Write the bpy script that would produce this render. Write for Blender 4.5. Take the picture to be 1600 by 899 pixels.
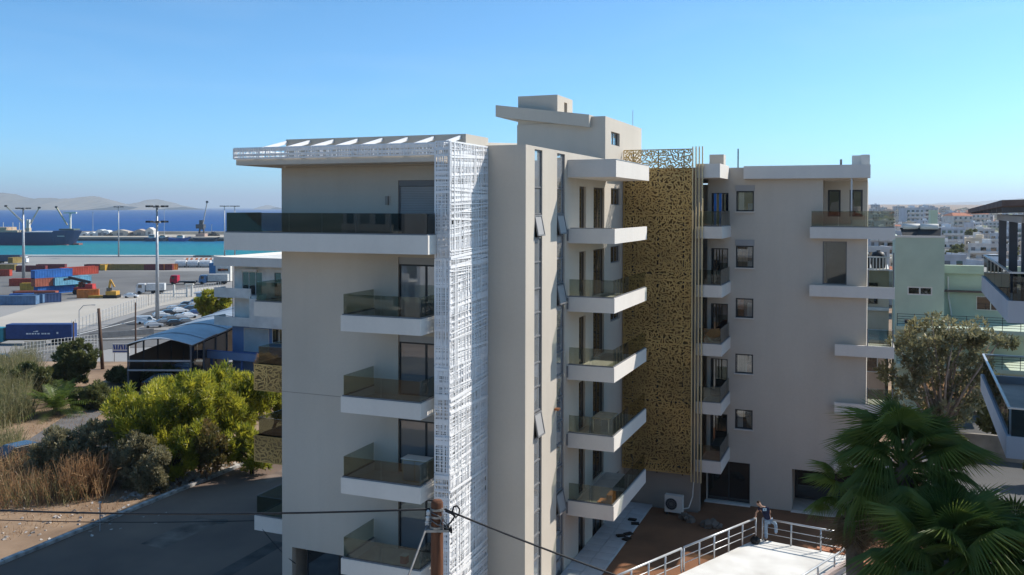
import bpy, bmesh, math, random
import numpy as np
from mathutils import Vector, Matrix

for o in list(bpy.data.objects):
    bpy.data.objects.remove(o)
S = bpy.context.scene
COL = S.collection
R = math.radians

# ---------------------------------------------------------------- camera
# world axes follow the apartment building: x along its street front, y into depth, z up
CAM_H = 16.9
F_PX, YAW, PITCH, ROLL, PP_Y = 1395.0, R(21.93), R(0.87), R(0.114), 346.0
_d = Vector((-math.sin(YAW) * math.cos(PITCH), math.cos(YAW) * math.cos(PITCH), -math.sin(PITCH)))
_r0 = Vector((math.cos(YAW), math.sin(YAW), 0)); _u0 = _r0.cross(_d)
_r = math.cos(ROLL) * _r0 + math.sin(ROLL) * _u0
_u = -math.sin(ROLL) * _r0 + math.cos(ROLL) * _u0
cam = bpy.data.cameras.new('camera'); cam_o = bpy.data.objects.new('camera', cam); COL.objects.link(cam_o)
cam.sensor_fit = 'HORIZONTAL'; cam.sensor_width = 36; cam.lens = 36 * F_PX / 1600
cam.shift_y = -(449.5 - PP_Y) / 1600
cam.clip_start = 0.5; cam.clip_end = 60000
m = Matrix((_r, _u, -_d)).transposed().to_4x4(); m.translation = (0, 0, CAM_H)
cam_o.matrix_world = m
S.camera = cam_o

# ---------------------------------------------------------------- light
SUN_AZ, SUN_EL = R(44.5), R(41.5)          # azimuth from +y towards +x
world = bpy.data.worlds.new('World'); S.world = world; world.use_nodes = True
wn = world.node_tree.nodes; wl = world.node_tree.links
bg = wn['Background']
sky = wn.new('ShaderNodeTexSky'); sky.sky_type = 'NISHITA'; sky.sun_disc = False
sky.sun_elevation = SUN_EL; sky.sun_rotation = SUN_AZ
sky.altitude = 30; sky.air_density = 0.6; sky.dust_density = 0.6; sky.ozone_density = 10.0
tint = wn.new('ShaderNodeMix'); tint.data_type = 'RGBA'; tint.blend_type = 'MULTIPLY'; tint.inputs['Factor'].default_value = 1
tint.inputs['B'].default_value = (0.86, 1.20, 1.04, 1)          # white balance of the clear Aegean sky
wl.new(sky.outputs[0], tint.inputs['A'])
wc = wn.new('ShaderNodeTexCoord'); wm = wn.new('ShaderNodeMapping'); wm.inputs['Scale'].default_value = (2.2, 2.2, 13); wm.inputs['Rotation'].default_value = (0, 0, .6)
wz = wn.new('ShaderNodeTexNoise'); wz.inputs['Scale'].default_value = 1.6; wz.inputs['Detail'].default_value = 7; wz.inputs['Distortion'].default_value = .6
wr = wn.new('ShaderNodeMapRange'); wr.inputs[1].default_value = .52; wr.inputs[2].default_value = .80; wr.inputs[4].default_value = .06
cl = wn.new('ShaderNodeMix'); cl.data_type = 'RGBA'; cl.inputs['B'].default_value = (5.2, 5.6, 6.0, 1)          # thin cirrus veil
wl.new(wc.outputs['Generated'], wm.inputs['Vector']); wl.new(wm.outputs[0], wz.inputs['Vector']); wl.new(wz.outputs['Fac'], wr.inputs[0]); wl.new(wr.outputs[0], cl.inputs['Factor'])
wl.new(tint.outputs['Result'], cl.inputs['A']); wl.new(cl.outputs['Result'], bg.inputs['Color'])
bg.inputs['Strength'].default_value = 0.135
sun = bpy.data.lights.new('sun', 'SUN'); sun.energy = 4.0; sun.angle = R(0.53); sun.color = (1.0, 0.925, 0.83)
sun_o = bpy.data.objects.new('sun', sun); COL.objects.link(sun_o)
_sd = Vector((math.sin(SUN_AZ) * math.cos(SUN_EL), math.cos(SUN_AZ) * math.cos(SUN_EL), math.sin(SUN_EL)))
sun_o.rotation_euler = _sd.to_track_quat('Z', 'Y').to_euler()
S.view_settings.view_transform = 'Standard'; S.view_settings.look = 'None'
S.view_settings.exposure = 0.60; S.view_settings.gamma = 1; S.view_settings.use_curve_mapping = False
S.render.engine = 'CYCLES'
S.cycles.max_bounces = 8; S.cycles.transparent_max_bounces = 24; S.cycles.diffuse_bounces = 4
S.cycles.caustics_reflective = False; S.cycles.caustics_refractive = False

# ---------------------------------------------------------------- helpers
def tag(o, label=None, cat=None, group=None, kind=None):
    if label: o['label'] = label
    if cat: o['category'] = cat
    if group: o['group'] = group
    if kind: o['kind'] = kind
    return o

def thing(name, label, cat, loc=(0, 0, 0), rz=0.0, group=None):
    o = bpy.data.objects.new(name, None); COL.objects.link(o)
    o.empty_display_size = 0.2
    o.location = loc; o.rotation_euler = (0, 0, rz)
    return tag(o, label, cat, group)

def copy_tree(o, parent=None):
    c = o.copy(); COL.objects.link(c); c.parent = parent
    for ch in o.children:
        copy_tree(ch, c)
    return c

def link_mesh(name, me, mat, parent=None, loc=None):
    o = bpy.data.objects.new(name, me); COL.objects.link(o)
    if mat is not None and not me.materials:
        me.materials.append(mat)
    if parent: o.parent = parent
    if loc is not None: o.location = loc
    return o

def origin_of(parent):
    if parent is None: return Vector((0, 0, 0))
    p = parent
    while p.parent: p = p.parent
    return Vector(p.location) if p.rotation_euler.z == 0 else Vector((0, 0, 0))

class MB:
    """collects simple shapes into one mesh"""
    def __init__(s): s.v = []; s.f = []
    def box(s, x0, x1, y0, y1, z0, z1):
        if x0 > x1: x0, x1 = x1, x0
        if y0 > y1: y0, y1 = y1, y0
        if z0 > z1: z0, z1 = z1, z0
        n = len(s.v)
        s.v += [(x0, y0, z0), (x1, y0, z0), (x1, y1, z0), (x0, y1, z0), (x0, y0, z1), (x1, y0, z1), (x1, y1, z1), (x0, y1, z1)]
        s.f += [tuple(n + i for i in q) for q in ((0, 3, 2, 1), (4, 5, 6, 7), (0, 1, 5, 4), (1, 2, 6, 5), (2, 3, 7, 6), (3, 0, 4, 7))]
        return s
    def hexa(s, p):            # p: bottom 4 ccw then top 4
        n = len(s.v); s.v += [tuple(q) for q in p]
        s.f += [tuple(n + i for i in q) for q in ((0, 3, 2, 1), (4, 5, 6, 7), (0, 1, 5, 4), (1, 2, 6, 5), (2, 3, 7, 6), (3, 0, 4, 7))]
        return s
    def obox(s, c, size, rz=0.0, rx=0.0, ry=0.0):
        M = Matrix.Translation(c) @ Matrix.Rotation(rz, 4, 'Z') @ Matrix.Rotation(ry, 4, 'Y') @ Matrix.Rotation(rx, 4, 'X')
        a, b, h = size[0] / 2, size[1] / 2, size[2] / 2
        return s.hexa([M @ Vector(q) for q in ((-a, -b, -h), (a, -b, -h), (a, b, -h), (-a, b, -h), (-a, -b, h), (a, -b, h), (a, b, h), (-a, b, h))])
    def bar(s, a, b, w, h=None):
        a = Vector(a); b = Vector(b); d = (b - a)
        if d.length < 1e-6: return s
        d.normalize(); h = h or w
        up = Vector((0, 0, 1)) if abs(d.z) < 0.95 else Vector((0, 1, 0))
        x = d.cross(up).normalized() * (w / 2); y = x.cross(d).normalized() * (h / 2)
        return s.hexa([a - x - y, a + x - y, b + x - y, b - x - y, a - x + y, a + x + y, b + x + y, b - x + y])
    def tube(s, pts, r, n=8, cap=True):
        pts = [Vector(p) for p in pts]; k = len(pts)
        rs = r if isinstance(r, (list, tuple)) else [r] * k
        base = len(s.v); px = None
        for i, p in enumerate(pts):
            t = (pts[min(i + 1, k - 1)] - pts[max(i - 1, 0)])
            t = t.normalized() if t.length > 1e-9 else Vector((0, 0, 1))
            if px is None:
                ref = Vector((0, 0, 1)) if abs(t.z) < 0.9 else Vector((1, 0, 0))
                px = t.cross(ref).normalized()
            px = (px - t * px.dot(t)).normalized(); py = t.cross(px)
            for j in range(n):
                a = 2 * math.pi * j / n
                s.v.append(tuple(p + (px * math.cos(a) + py * math.sin(a)) * rs[i]))
        for i in range(k - 1):
            for j in range(n):
                a = base + i * n + j; b = base + i * n + (j + 1) % n
                s.f.append((a, b, b + n, a + n))
        if cap:
            s.f.append(tuple(base + j for j in reversed(range(n)))); s.f.append(tuple(base + (k - 1) * n + j for j in range(n)))
        return s
    def prism(s, pts, axis, a0, a1):
        """2-d outline extruded along an axis; outline in the two other axes (ordered xyz)"""
        n = len(pts); b = len(s.v)
        def mk(p, a):
            return (a, p[0], p[1]) if axis == 'x' else ((p[0], a, p[1]) if axis == 'y' else (p[0], p[1], a))
        s.v += [mk(p, a0) for p in pts] + [mk(p, a1) for p in pts]
        area = sum(pts[i][0] * pts[(i + 1) % n][1] - pts[(i + 1) % n][0] * pts[i][1] for i in range(n))
        flip = (area > 0) != (axis == 'y')
        q = [tuple(b + i for i in range(n)), tuple(b + n + i for i in reversed(range(n)))]
        q += [(b + i, b + n + i, b + n + (i + 1) % n, b + (i + 1) % n) for i in range(n)]
        if (a1 < a0): flip = not flip
        s.f += [t[::-1] for t in q] if flip else q
        return s
    def lathe(s, c, prof, n=12):
        """prof: list of (radius, z)"""
        b = len(s.v)
        for r, z in prof:
            for j in range(n):
                a = 2 * math.pi * j / n
                s.v.append((c[0] + r * math.cos(a), c[1] + r * math.sin(a), c[2] + z))
        for i in range(len(prof) - 1):
            for j in range(n):
                a = b + i * n + j; d = b + i * n + (j + 1) % n
                s.f.append((a, d, d + n, a + n))
        s.f.append(tuple(b + j for j in reversed(range(n)))); s.f.append(tuple(b + (len(prof) - 1) * n + j for j in range(n)))
        return s
    def quad(s, *p):
        n = len(s.v); s.v += [tuple(q) for q in p]; s.f.append(tuple(range(n, n + len(p)))); return s
    def wall(s, axis, p0, p1, a0, a1, z0, z1, holes=()):
        """wall slab between planes p0<p1 on 'axis' (x or y), spanning a0..a1 and z0..z1, with holes (a0,a1,z0,z1)"""
        As = sorted({a0, a1, *[min(max(h[i], a0), a1) for h in holes for i in (0, 1)]})
        Zs = sorted({z0, z1, *[min(max(h[i], z0), z1) for h in holes for i in (2, 3)]})
        na, nz = len(As) - 1, len(Zs) - 1
        def solid(i, j):
            if i < 0 or j < 0 or i >= na or j >= nz: return False
            a = (As[i] + As[i + 1]) / 2; z = (Zs[j] + Zs[j + 1]) / 2
            return not any(h[0] < a < h[1] and h[2] < z < h[3] for h in holes)
        P = (lambda p, a, z: (p, a, z)) if axis == 'x' else (lambda p, a, z: (a, p, z))
        fl = axis == 'x'
        def q(*pts):
            s.quad(*(pts if not fl else pts[::-1]))
        for i in range(na):
            for j in range(nz):
                if not solid(i, j): continue
                b0, b1, c0, c1 = As[i], As[i + 1], Zs[j], Zs[j + 1]
                q(P(p0, b0, c0), P(p0, b1, c0), P(p0, b1, c1), P(p0, b0, c1))
                q(P(p1, b1, c0), P(p1, b0, c0), P(p1, b0, c1), P(p1, b1, c1))
                if not solid(i - 1, j): q(P(p1, b0, c0), P(p0, b0, c0), P(p0, b0, c1), P(p1, b0, c1))
                if not solid(i + 1, j): q(P(p0, b1, c0), P(p1, b1, c0), P(p1, b1, c1), P(p0, b1, c1))
                if not solid(i, j - 1): q(P(p1, b0, c0), P(p1, b1, c0), P(p0, b1, c0), P(p0, b0, c0))
                if not solid(i, j + 1): q(P(p0, b0, c1), P(p0, b1, c1), P(p1, b1, c1), P(p1, b0, c1))
        return s
    def mesh(s, name, org=(0, 0, 0)):
        me = bpy.data.meshes.new(name)
        o = Vector(org)
        me.from_pydata([(p[0] - o.x, p[1] - o.y, p[2] - o.z) for p in s.v], [], s.f); me.update()
        return me
    def build(s, name, mat, parent=None, smooth=False, bevel=0.0):
        me = s.mesh(name, origin_of(parent))
        if smooth: me.polygons.foreach_set('use_smooth', [True] * len(me.polygons))
        ob = link_mesh(name, me, mat, parent)
        if bevel:
            b = ob.modifiers.new('bevel', 'BEVEL'); b.width = bevel; b.segments = 2; b.limit_method = 'ANGLE'
        return ob

def part(name, mat, parent, *boxes):
    mb = MB()
    for b in boxes: mb.box(*b)
    return mb.build(name, mat, parent)

# ---------------------------------------------------------------- materials
MATS = {}
def mat(name, col, rough=0.8, var=0.10, scale=1.5, bump=0.0, bscale=None, metal=0.0, spec=0.3, col2=None, detail=6.0, objvar=0.0, stretch=None, coat=0.0):
    if name in MATS: return MATS[name]
    m = bpy.data.materials.new(name); m.use_nodes = True; MATS[name] = m
    nt = m.node_tree; N = nt.nodes; L = nt.links; b = N['Principled BSDF']
    b.inputs['Roughness'].default_value = rough; b.inputs['Metallic'].default_value = metal
    b.inputs['Specular IOR Level'].default_value = spec
    if coat: b.inputs['Coat Weight'].default_value = coat
    tc = N.new('ShaderNodeTexCoord')
    src = tc.outputs['Object']
    if stretch:
        mp = N.new('ShaderNodeMapping'); mp.inputs['Scale'].default_value = stretch; L.new(src, mp.inputs['Vector']); src = mp.outputs[0]
    nz = N.new('ShaderNodeTexNoise'); nz.inputs['Scale'].default_value = scale; nz.inputs['Detail'].default_value = detail
    L.new(src, nz.inputs['Vector'])
    mx = N.new('ShaderNodeMix'); mx.data_type = 'RGBA'
    c = Vector(col[:3]); c2 = Vector(col2[:3]) if col2 else c * (1 - 2 * var)
    c1 = c if col2 else c * (1 + var)
    mx.inputs['A'].default_value = (*c2, 1); mx.inputs['B'].default_value = (*[min(1, q) for q in c1], 1)
    rp = N.new('ShaderNodeMapRange'); rp.inputs[1].default_value = 0.3; rp.inputs[2].default_value = 0.7
    L.new(nz.outputs['Fac'], rp.inputs[0]); L.new(rp.outputs[0], mx.inputs['Factor'])
    out = mx.outputs['Result']
    if objvar:
        oi = N.new('ShaderNodeObjectInfo'); hs = N.new('ShaderNodeHueSaturation')
        mr = N.new('ShaderNodeMapRange'); mr.inputs[3].default_value = 1 - objvar; mr.inputs[4].default_value = 1 + objvar
        L.new(oi.outputs['Random'], mr.inputs[0]); L.new(mr.outputs[0], hs.inputs['Value']); L.new(out, hs.inputs['Color']); out = hs.outputs[0]
    L.new(out, b.inputs['Base Color'])
    if bump:
        bn = N.new('ShaderNodeTexNoise'); bn.inputs['Scale'].default_value = bscale or scale * 12; bn.inputs['Detail'].default_value = 5
        L.new(src, bn.inputs['Vector'])
        bp = N.new('ShaderNodeBump'); bp.inputs['Strength'].default_value = bump; bp.inputs['Distance'].default_value = 0.02
        L.new(bn.outputs['Fac'], bp.inputs['Height']); L.new(bp.outputs[0], b.inputs['Normal'])
    return m

def glass_mat(name, tint, refl=0.9, rough=0.01, ior=1.5):
    """thin tinted architectural glass: see-through with fresnel reflection"""
    m = bpy.data.materials.new(name); m.use_nodes = True; MATS[name] = m
    nt = m.node_tree; N = nt.nodes; L = nt.links; N.remove(N['Principled BSDF'])
    tr = N.new('ShaderNodeBsdfTransparent'); tr.inputs[0].default_value = (*tint, 1)
    gl = N.new('ShaderNodeBsdfGlossy'); gl.inputs['Color'].default_value = (refl, refl, refl, 1); gl.inputs['Roughness'].default_value = rough
    fr = N.new('ShaderNodeFresnel'); ge = N.new('ShaderNodeNewGeometry')
    io = N.new('ShaderNodeMapRange'); io.inputs[3].default_value = ior; io.inputs[4].default_value = 1 / ior      # same reflection from both faces of the thin sheet
    L.new(ge.outputs['Backfacing'], io.inputs[0]); L.new(io.outputs[0], fr.inputs[0])
    mx = N.new('ShaderNodeMixShader')
    L.new(fr.outputs[0], mx.inputs[0]); L.new(tr.outputs[0], mx.inputs[1]); L.new(gl.outputs[0], mx.inputs[2])
    L.new(mx.outputs[0], N['Material Output'].inputs[0])
    return m

def leaf_mat(name, col, col2, trans=0.45, gloss=0.04):
    m = bpy.data.materials.new(name); m.use_nodes = True; MATS[name] = m
    nt = m.node_tree; N = nt.nodes; L = nt.links; N.remove(N['Principled BSDF'])
    at = N.new('ShaderNodeAttribute'); at.attribute_name = 'tone'
    mx = N.new('ShaderNodeMix'); mx.data_type = 'RGBA'
    mx.inputs['A'].default_value = (*col, 1); mx.inputs['B'].default_value = (*col2, 1)
    L.new(at.outputs['Fac'], mx.inputs['Factor'])
    df = N.new('ShaderNodeBsdfDiffuse'); tl = N.new('ShaderNodeBsdfTranslucent'); gl = N.new('ShaderNodeBsdfGlossy')
    gl.inputs['Roughness'].default_value = 0.45
    L.new(mx.outputs['Result'], df.inputs[0]); L.new(mx.outputs['Result'], tl.inputs[0])
    a = N.new('ShaderNodeMixShader'); a.inputs[0].default_value = trans
    L.new(df.outputs[0], a.inputs[1]); L.new(tl.outputs[0], a.inputs[2])
    b = N.new('ShaderNodeMixShader'); b.inputs[0].default_value = gloss
    L.new(a.outputs[0], b.inputs[1]); L.new(gl.outputs[0], b.inputs[2])
    L.new(b.outputs[0], N['Material Output'].inputs[0])
    return m

def facade_mat(name, col):
    """painted render: broad blotches, faint vertical rain streaks, trowel grain"""
    m = mat(name, col, 0.9, 0.045, 0.22, bump=0.18, bscale=30)
    nt = m.node_tree; N = nt.nodes; L = nt.links; b = N['Principled BSDF']
    src = b.inputs['Base Color'].links[0].from_socket
    tc = N['Texture Coordinate'] if 'Texture Coordinate' in N else [n for n in N if n.type == 'TEX_COORD'][0]
    mp = N.new('ShaderNodeMapping'); mp.inputs['Scale'].default_value = (1.7, 1.7, 0.16); L.new(tc.outputs['Object'], mp.inputs['Vector'])
    nz = N.new('ShaderNodeTexNoise'); nz.inputs['Scale'].default_value = 1.0; nz.inputs['Detail'].default_value = 7; L.new(mp.outputs[0], nz.inputs['Vector'])
    mr = N.new('ShaderNodeMapRange'); mr.inputs[1].default_value = .35; mr.inputs[2].default_value = .75; mr.inputs[3].default_value = 1.01; mr.inputs[4].default_value = .965; L.new(nz.outputs['Fac'], mr.inputs[0])
    n2 = N.new('ShaderNodeTexNoise'); n2.inputs['Scale'].default_value = 9; n2.inputs['Detail'].default_value = 8; L.new(tc.outputs['Object'], n2.inputs['Vector'])
    m2 = N.new('ShaderNodeMapRange'); m2.inputs[3].default_value = .95; m2.inputs[4].default_value = 1.05; L.new(n2.outputs['Fac'], m2.inputs[0])
    mu = N.new('ShaderNodeMath'); mu.operation = 'MULTIPLY'; L.new(mr.outputs[0], mu.inputs[0]); L.new(m2.outputs[0], mu.inputs[1])
    vm = N.new('ShaderNodeVectorMath'); vm.operation = 'SCALE'; L.new(src, vm.inputs[0]); L.new(mu.outputs[0], vm.inputs['Scale']); L.new(vm.outputs[0], b.inputs['Base Color'])
    return m
plaster = facade_mat('facade_plaster', (0.53, 0.478, 0.405))
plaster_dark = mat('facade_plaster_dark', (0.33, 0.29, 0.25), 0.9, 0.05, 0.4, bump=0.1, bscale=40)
white = facade_mat('white_render', (0.70, 0.66, 0.60))
offwhite = mat('old_white_paint', (0.66, 0.65, 0.61), 0.85, 0.10, 0.8, bump=0.15)
lattice_white = mat('white_powder_coat', (0.80, 0.80, 0.80), 0.5, 0.02, 2.0, spec=0.4)
gold = mat('bronze_gold_metal', (0.58, 0.385, 0.135), 0.5, 0.22, 0.35, metal=0.3, spec=0.5)
gold_pale = mat('pale_gold_metal', (0.62, 0.50, 0.28), 0.45, 0.08, 1.0, metal=0.25, spec=0.5)
frame_dark = mat('anthracite_frame', (0.035, 0.037, 0.04), 0.45, 0.05, 2)
frame_grey = mat('grey_frame', (0.18, 0.18, 0.185), 0.5, 0.05, 2)
shutter_grey = mat('roller_shutter_grey', (0.34, 0.335, 0.33), 0.6, 0.04, 1)
tile_beige = mat('balcony_floor_tile', (0.50, 0.47, 0.42), 0.6, 0.08, 2.5)
room_dark = mat('dark_room', (0.06, 0.055, 0.05), 0.9, 0.1, 1)  # near-black colour stands in for the shade of unlit interiors
room_beige = mat('room_plaster', (0.40, 0.36, 0.29), 0.9, 0.1, 1)
door_brown = mat('brown_door', (0.085, 0.062, 0.045), 0.5, 0.15, 2, stretch=(1, 1, 0.2))
steel = mat('galvanised_steel', (0.52, 0.53, 0.54), 0.4, 0.06, 3, metal=0.6)
glass_smoke = glass_mat('smoked_balustrade_glass', (0.66, 0.69, 0.635), 0.8)
glass_dark = glass_mat('dark_balustrade_glass', (0.36, 0.39, 0.375), 0.7)
glass_win = glass_mat('window_glass', (.88, .90, .90), .9, ior=2.0)
glass_clear = glass_mat('clear_glass', (0.75, 0.80, 0.82), 0.9)
pane_dark = mat('window_pane', (0.012, 0.014, 0.016), 0.015, 0.0, 1, spec=0.5); pane_dark.node_tree.nodes['Principled BSDF'].inputs['IOR'].default_value = 2.0

def coated_pane(name, col, metal, rough=.015):
    m = mat(name, col, rough, 0.0, 1, metal=metal, spec=.5); m.node_tree.nodes['Principled BSDF'].inputs['IOR'].default_value = 1.8
    return m
pane_refl = coated_pane('coated_window_pane', (.24, .255, .27), .34); pane_stair = coated_pane('stair_solar_glass', (.42, .45, .48), .62)
gap_shade = mat('screen_gap_shade', (.25, .16, .065), .7, .2, .5)  # brown that stands in for shade in the screen gaps
# ================================================================ main apartment building
rnd = random.Random(7)
APT = thing('apartment_building', 'new beige apartment building with white balconies, white lattice corner screen and bronze leaf screen', 'building', (-14, 40, 0))
ST = [2.9 + 3.1 * k for k in range(5)]                # underside of each balcony slab
YW, YL, YS, X1, X2, Y2 = 31.33, 29.02, 29.73, -14.44, -12.79, 33.23
YB0, YB1, XB = 38.51, 44.64, -10.58
YR, YG = 50.7, 48.1

def balcony(x0, x1, y0, y1, zb, sides, glass=glass_smoke, rim=0.6, gh=0.80, floor=tile_beige, seams=None, slab=white, name='balcony', inset=0.07):
    """tray slab as the part, floor tiles and glass panels as its pieces"""
    mb = MB(); t = 0.12
    mb.box(x0 + .004, x1 - .004, y0 + .004, y1, zb, zb + 0.25)
    if 'F' in sides: mb.box(x0, x1, y0, y0 + t, zb - .003, zb + rim)
    ys = y0 + t if 'F' in sides else y0
    if 'L' in sides: mb.box(x0, x0 + t, ys, y1, zb - .003, zb + rim)
    if 'R' in sides: mb.box(x1 - t, x1, ys, y1, zb - .003, zb + rim)
    b = mb.build(name, slab, APT)
    part('floor', floor, b, (x0 + t + .003, x1 - t - .003, y0 + t + .003, y1 - .003, zb + .25, zb + .30))
    zt = zb + rim
    def panels(a, c, vert):
        L = c - a; n = max(1, round(L / (seams or 1.65))); w = L / n
        for i in range(n):
            p, q = a + i * w + .008, a + (i + 1) * w - .008
            if vert == 'F': bx = (p, q, y0 + inset, y0 + inset + .018, zt - .02, zt + gh)
            elif vert == 'L': bx = (x0 + inset, x0 + inset + .018, p, q, zt - .02, zt + gh)
            else: bx = (x1 - inset - .018, x1 - inset, p, q, zt - .02, zt + gh)
            part('glass_panel', glass, b, bx)
    if gh:
        mbr = MB(); i0, i1 = inset - .03, inset + .05
        if 'F' in sides: panels(x0 + inset, x1 - inset, 'F'); mbr.box(x0 + i0, x1 - i0, y0 + i0, y0 + i1, zt + .001, zt + .05)
        if 'L' in sides: panels(y0 + inset + .03, y1 - .02, 'L'); mbr.box(x0 + i0, x0 + i1, y0 + i1, y1 - .02, zt + .001, zt + .05)
        if 'R' in sides: panels(y0 + inset + .03, y1 - .02, 'R'); mbr.box(x1 - i1, x1 - i0, y0 + i1, y1 - .02, zt + .001, zt + .05)
        mbr.build('glass_channel', frame_grey, b)
    return b

def window(axis, p, a0, a1, z0, z1, mull=0, frame=frame_dark, fw=0.06, pane=pane_dark, depth=0.06, name='window', parent=None, sill=False, trans=()):
    """framed opening on plane p of the axis; the pane(s) are its pieces"""
    mb = MB()
    def bx(a, b, c, d, q0=p, q1=p + depth):
        return (q0, q1, a, b, c, d) if axis == 'x' else (a, b, q0, q1, c, d)
    mb.box(*bx(a0, a1, z0, z0 + fw)); mb.box(*bx(a0, a1, z1 - fw, z1))
    mb.box(*bx(a0, a0 + fw, z0 + fw, z1 - fw)); mb.box(*bx(a1 - fw, a1, z0 + fw, z1 - fw))
    n = mull + 1; w = (a1 - a0) / n
    for i in range(1, n): mb.box(*bx(a0 + i * w - fw * .6, a0 + i * w + fw * .6, z0 + fw, z1 - fw))
    f = mb.build(name, frame, parent or APT)
    pm = p + depth * 0.5
    for i in range(n):
        part('pane', pane, f, bx(a0 + i * w + fw * .6, a0 + (i + 1) * w - fw * .6, z0 + fw, z1 - fw, pm - .008, pm + .008))
    if sill:
        part('sill', white, f, bx(a0 - .05, a1 + .05, z0 - .06, z0 - .005, p - .16, p))
    return f

# ---- left wing, street front (y = YW)
doors_l = [(-17.51, -15.10, z + .31, z + 2.72) for z in ST[:4]]
holes = doors_l + [(-22.6, -18.9, -0.8, 2.55), (-17.51, -15.10, ST[4] + .31, 17.98)]
MB().wall('y', YW, YW + .25, -23.10, -14.80, -1.2, 18.55, holes).build('front_wall', plaster, APT)
MB().wall('x', -14.80, -14.55, YW + .25, Y2 + .3, -1.2, 19.2).build('corner_wall', white, APT)  # white colour makes the shadowed gaps of the lattice look lighter
part('side_wall', plaster, APT, (-23.10, -22.85, YW + .25, 61.5, -1.2, 18.55), (-23.10, -22.85, 36, 61.5, 18.551, 19.7))  # upper box is unseen, base of the wall added for its shadow
MB().prism([(36, 19.701), (61.5, 19.701), (61.5, 21.6), (36, 20.1)], 'x', -23.09, -22.86).build('shadow_parapet', plaster, APT)  # unseen wall added to lengthen the building's shadow across the street
part('wall_joint', plaster_dark, APT, (-23.09, -18.75, YW - .006, YW - .001, 9.10, 9.125))
for i, (a, b, c, d) in enumerate(doors_l):
    window('y', YW + .10, a, b, c, d - .28, mull=1, fw=.07, name='balcony_door', pane=pane_refl)
    part('shutter_box', shutter_grey, APT, (a, b, YW + .06, YW + .2, d - .28, d))
mbx = MB()
for i in range(31):
    zz = ST[4] + .33 + i * .068; mbx.box(-17.46, -15.12, YW + .09, YW + .12 + .0, zz, zz + .062)
sh = mbx.build('roller_shutter', shutter_grey, APT)
part('shutter_frame', frame_grey, sh, (-17.51, -15.1, YW + .05, YW + .2, 17.75, 17.98), (-17.51, -17.46, YW + .05, YW + .2, ST[4] + .31, 17.75))
part('wall_lamp', plaster_dark, APT, (-18.05, -17.93, YW - .10, YW - .001, 17.0, 17.35))
# ground-floor lobby on the street front
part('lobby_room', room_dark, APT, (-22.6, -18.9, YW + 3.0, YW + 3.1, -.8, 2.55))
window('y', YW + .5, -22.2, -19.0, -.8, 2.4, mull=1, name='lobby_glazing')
for z in ST[:4]:
    balcony(-18.70, -15.28, YL, YW, z, 'FLR', seams=1.7)
balcony(-24.20, -14.98, YL, YW, ST[4] - .12, 'FLR', glass=glass_dark, rim=.70, gh=.80, seams=1.6)
part('side_balcony_slab', white, APT, (-24.20, -23.10, YW + .002, 40, ST[4] - .12, ST[4] + .3))
# balconies on the left flank, two with bronze parapets
def flank(z, kind):
    x0, x1, y0, y1 = -24.75, -23.10, 31.6, 37.5
    if kind == 'white': balcony(x0, x1, y0, y1, z, 'FL', rim=.62, gh=.85)
    else:
        b = balcony(x0 + .06, x1, y0 + .06, y1, z, 'FL', rim=.5, gh=1.28)
        leaf_screen_panel(b, 'y', y0, x0, x1, z - .1, z + 1.0, 'parapet_screen', -1)
        leaf_screen_panel(b, 'x', x0, y0 + .05, y1, z - .1, z + 1.0, 'parapet_screen', -1)
        part('parapet_gap_sheet', gap_shade, b, (x0 + .03, x1, y0 + .03, y0 + .05, z - .1, z + 1.0), (x0 + .03, x0 + .05, y0 + .05, y1, z - .1, z + 1.0))  # sheet coloured as the shade between the parapet blades

def strip_mesh(strokes, name):
    """strokes: list of (centre-line points, half widths, depth) in a flat (a,z) plane"""
    V, Fc = [], []
    for pts, ws, dep in strokes:
        n0 = len(V); k = len(pts)
        for i, (a, z) in enumerate(pts):
            p, q = pts[max(i - 1, 0)], pts[min(i + 1, k - 1)]
            dx, dz = q[0] - p[0], q[1] - p[1]; l = math.hypot(dx, dz) or 1
            nx, nz = -dz / l * ws[i], dx / l * ws[i]
            V += [(a + nx, z + nz, dep), (a - nx, z - nz, dep)]
        for i in range(k - 1):
            Fc.append((n0 + 2 * i, n0 + 2 * i + 1, n0 + 2 * i + 3, n0 + 2 * i + 2))
    return V, Fc

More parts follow.
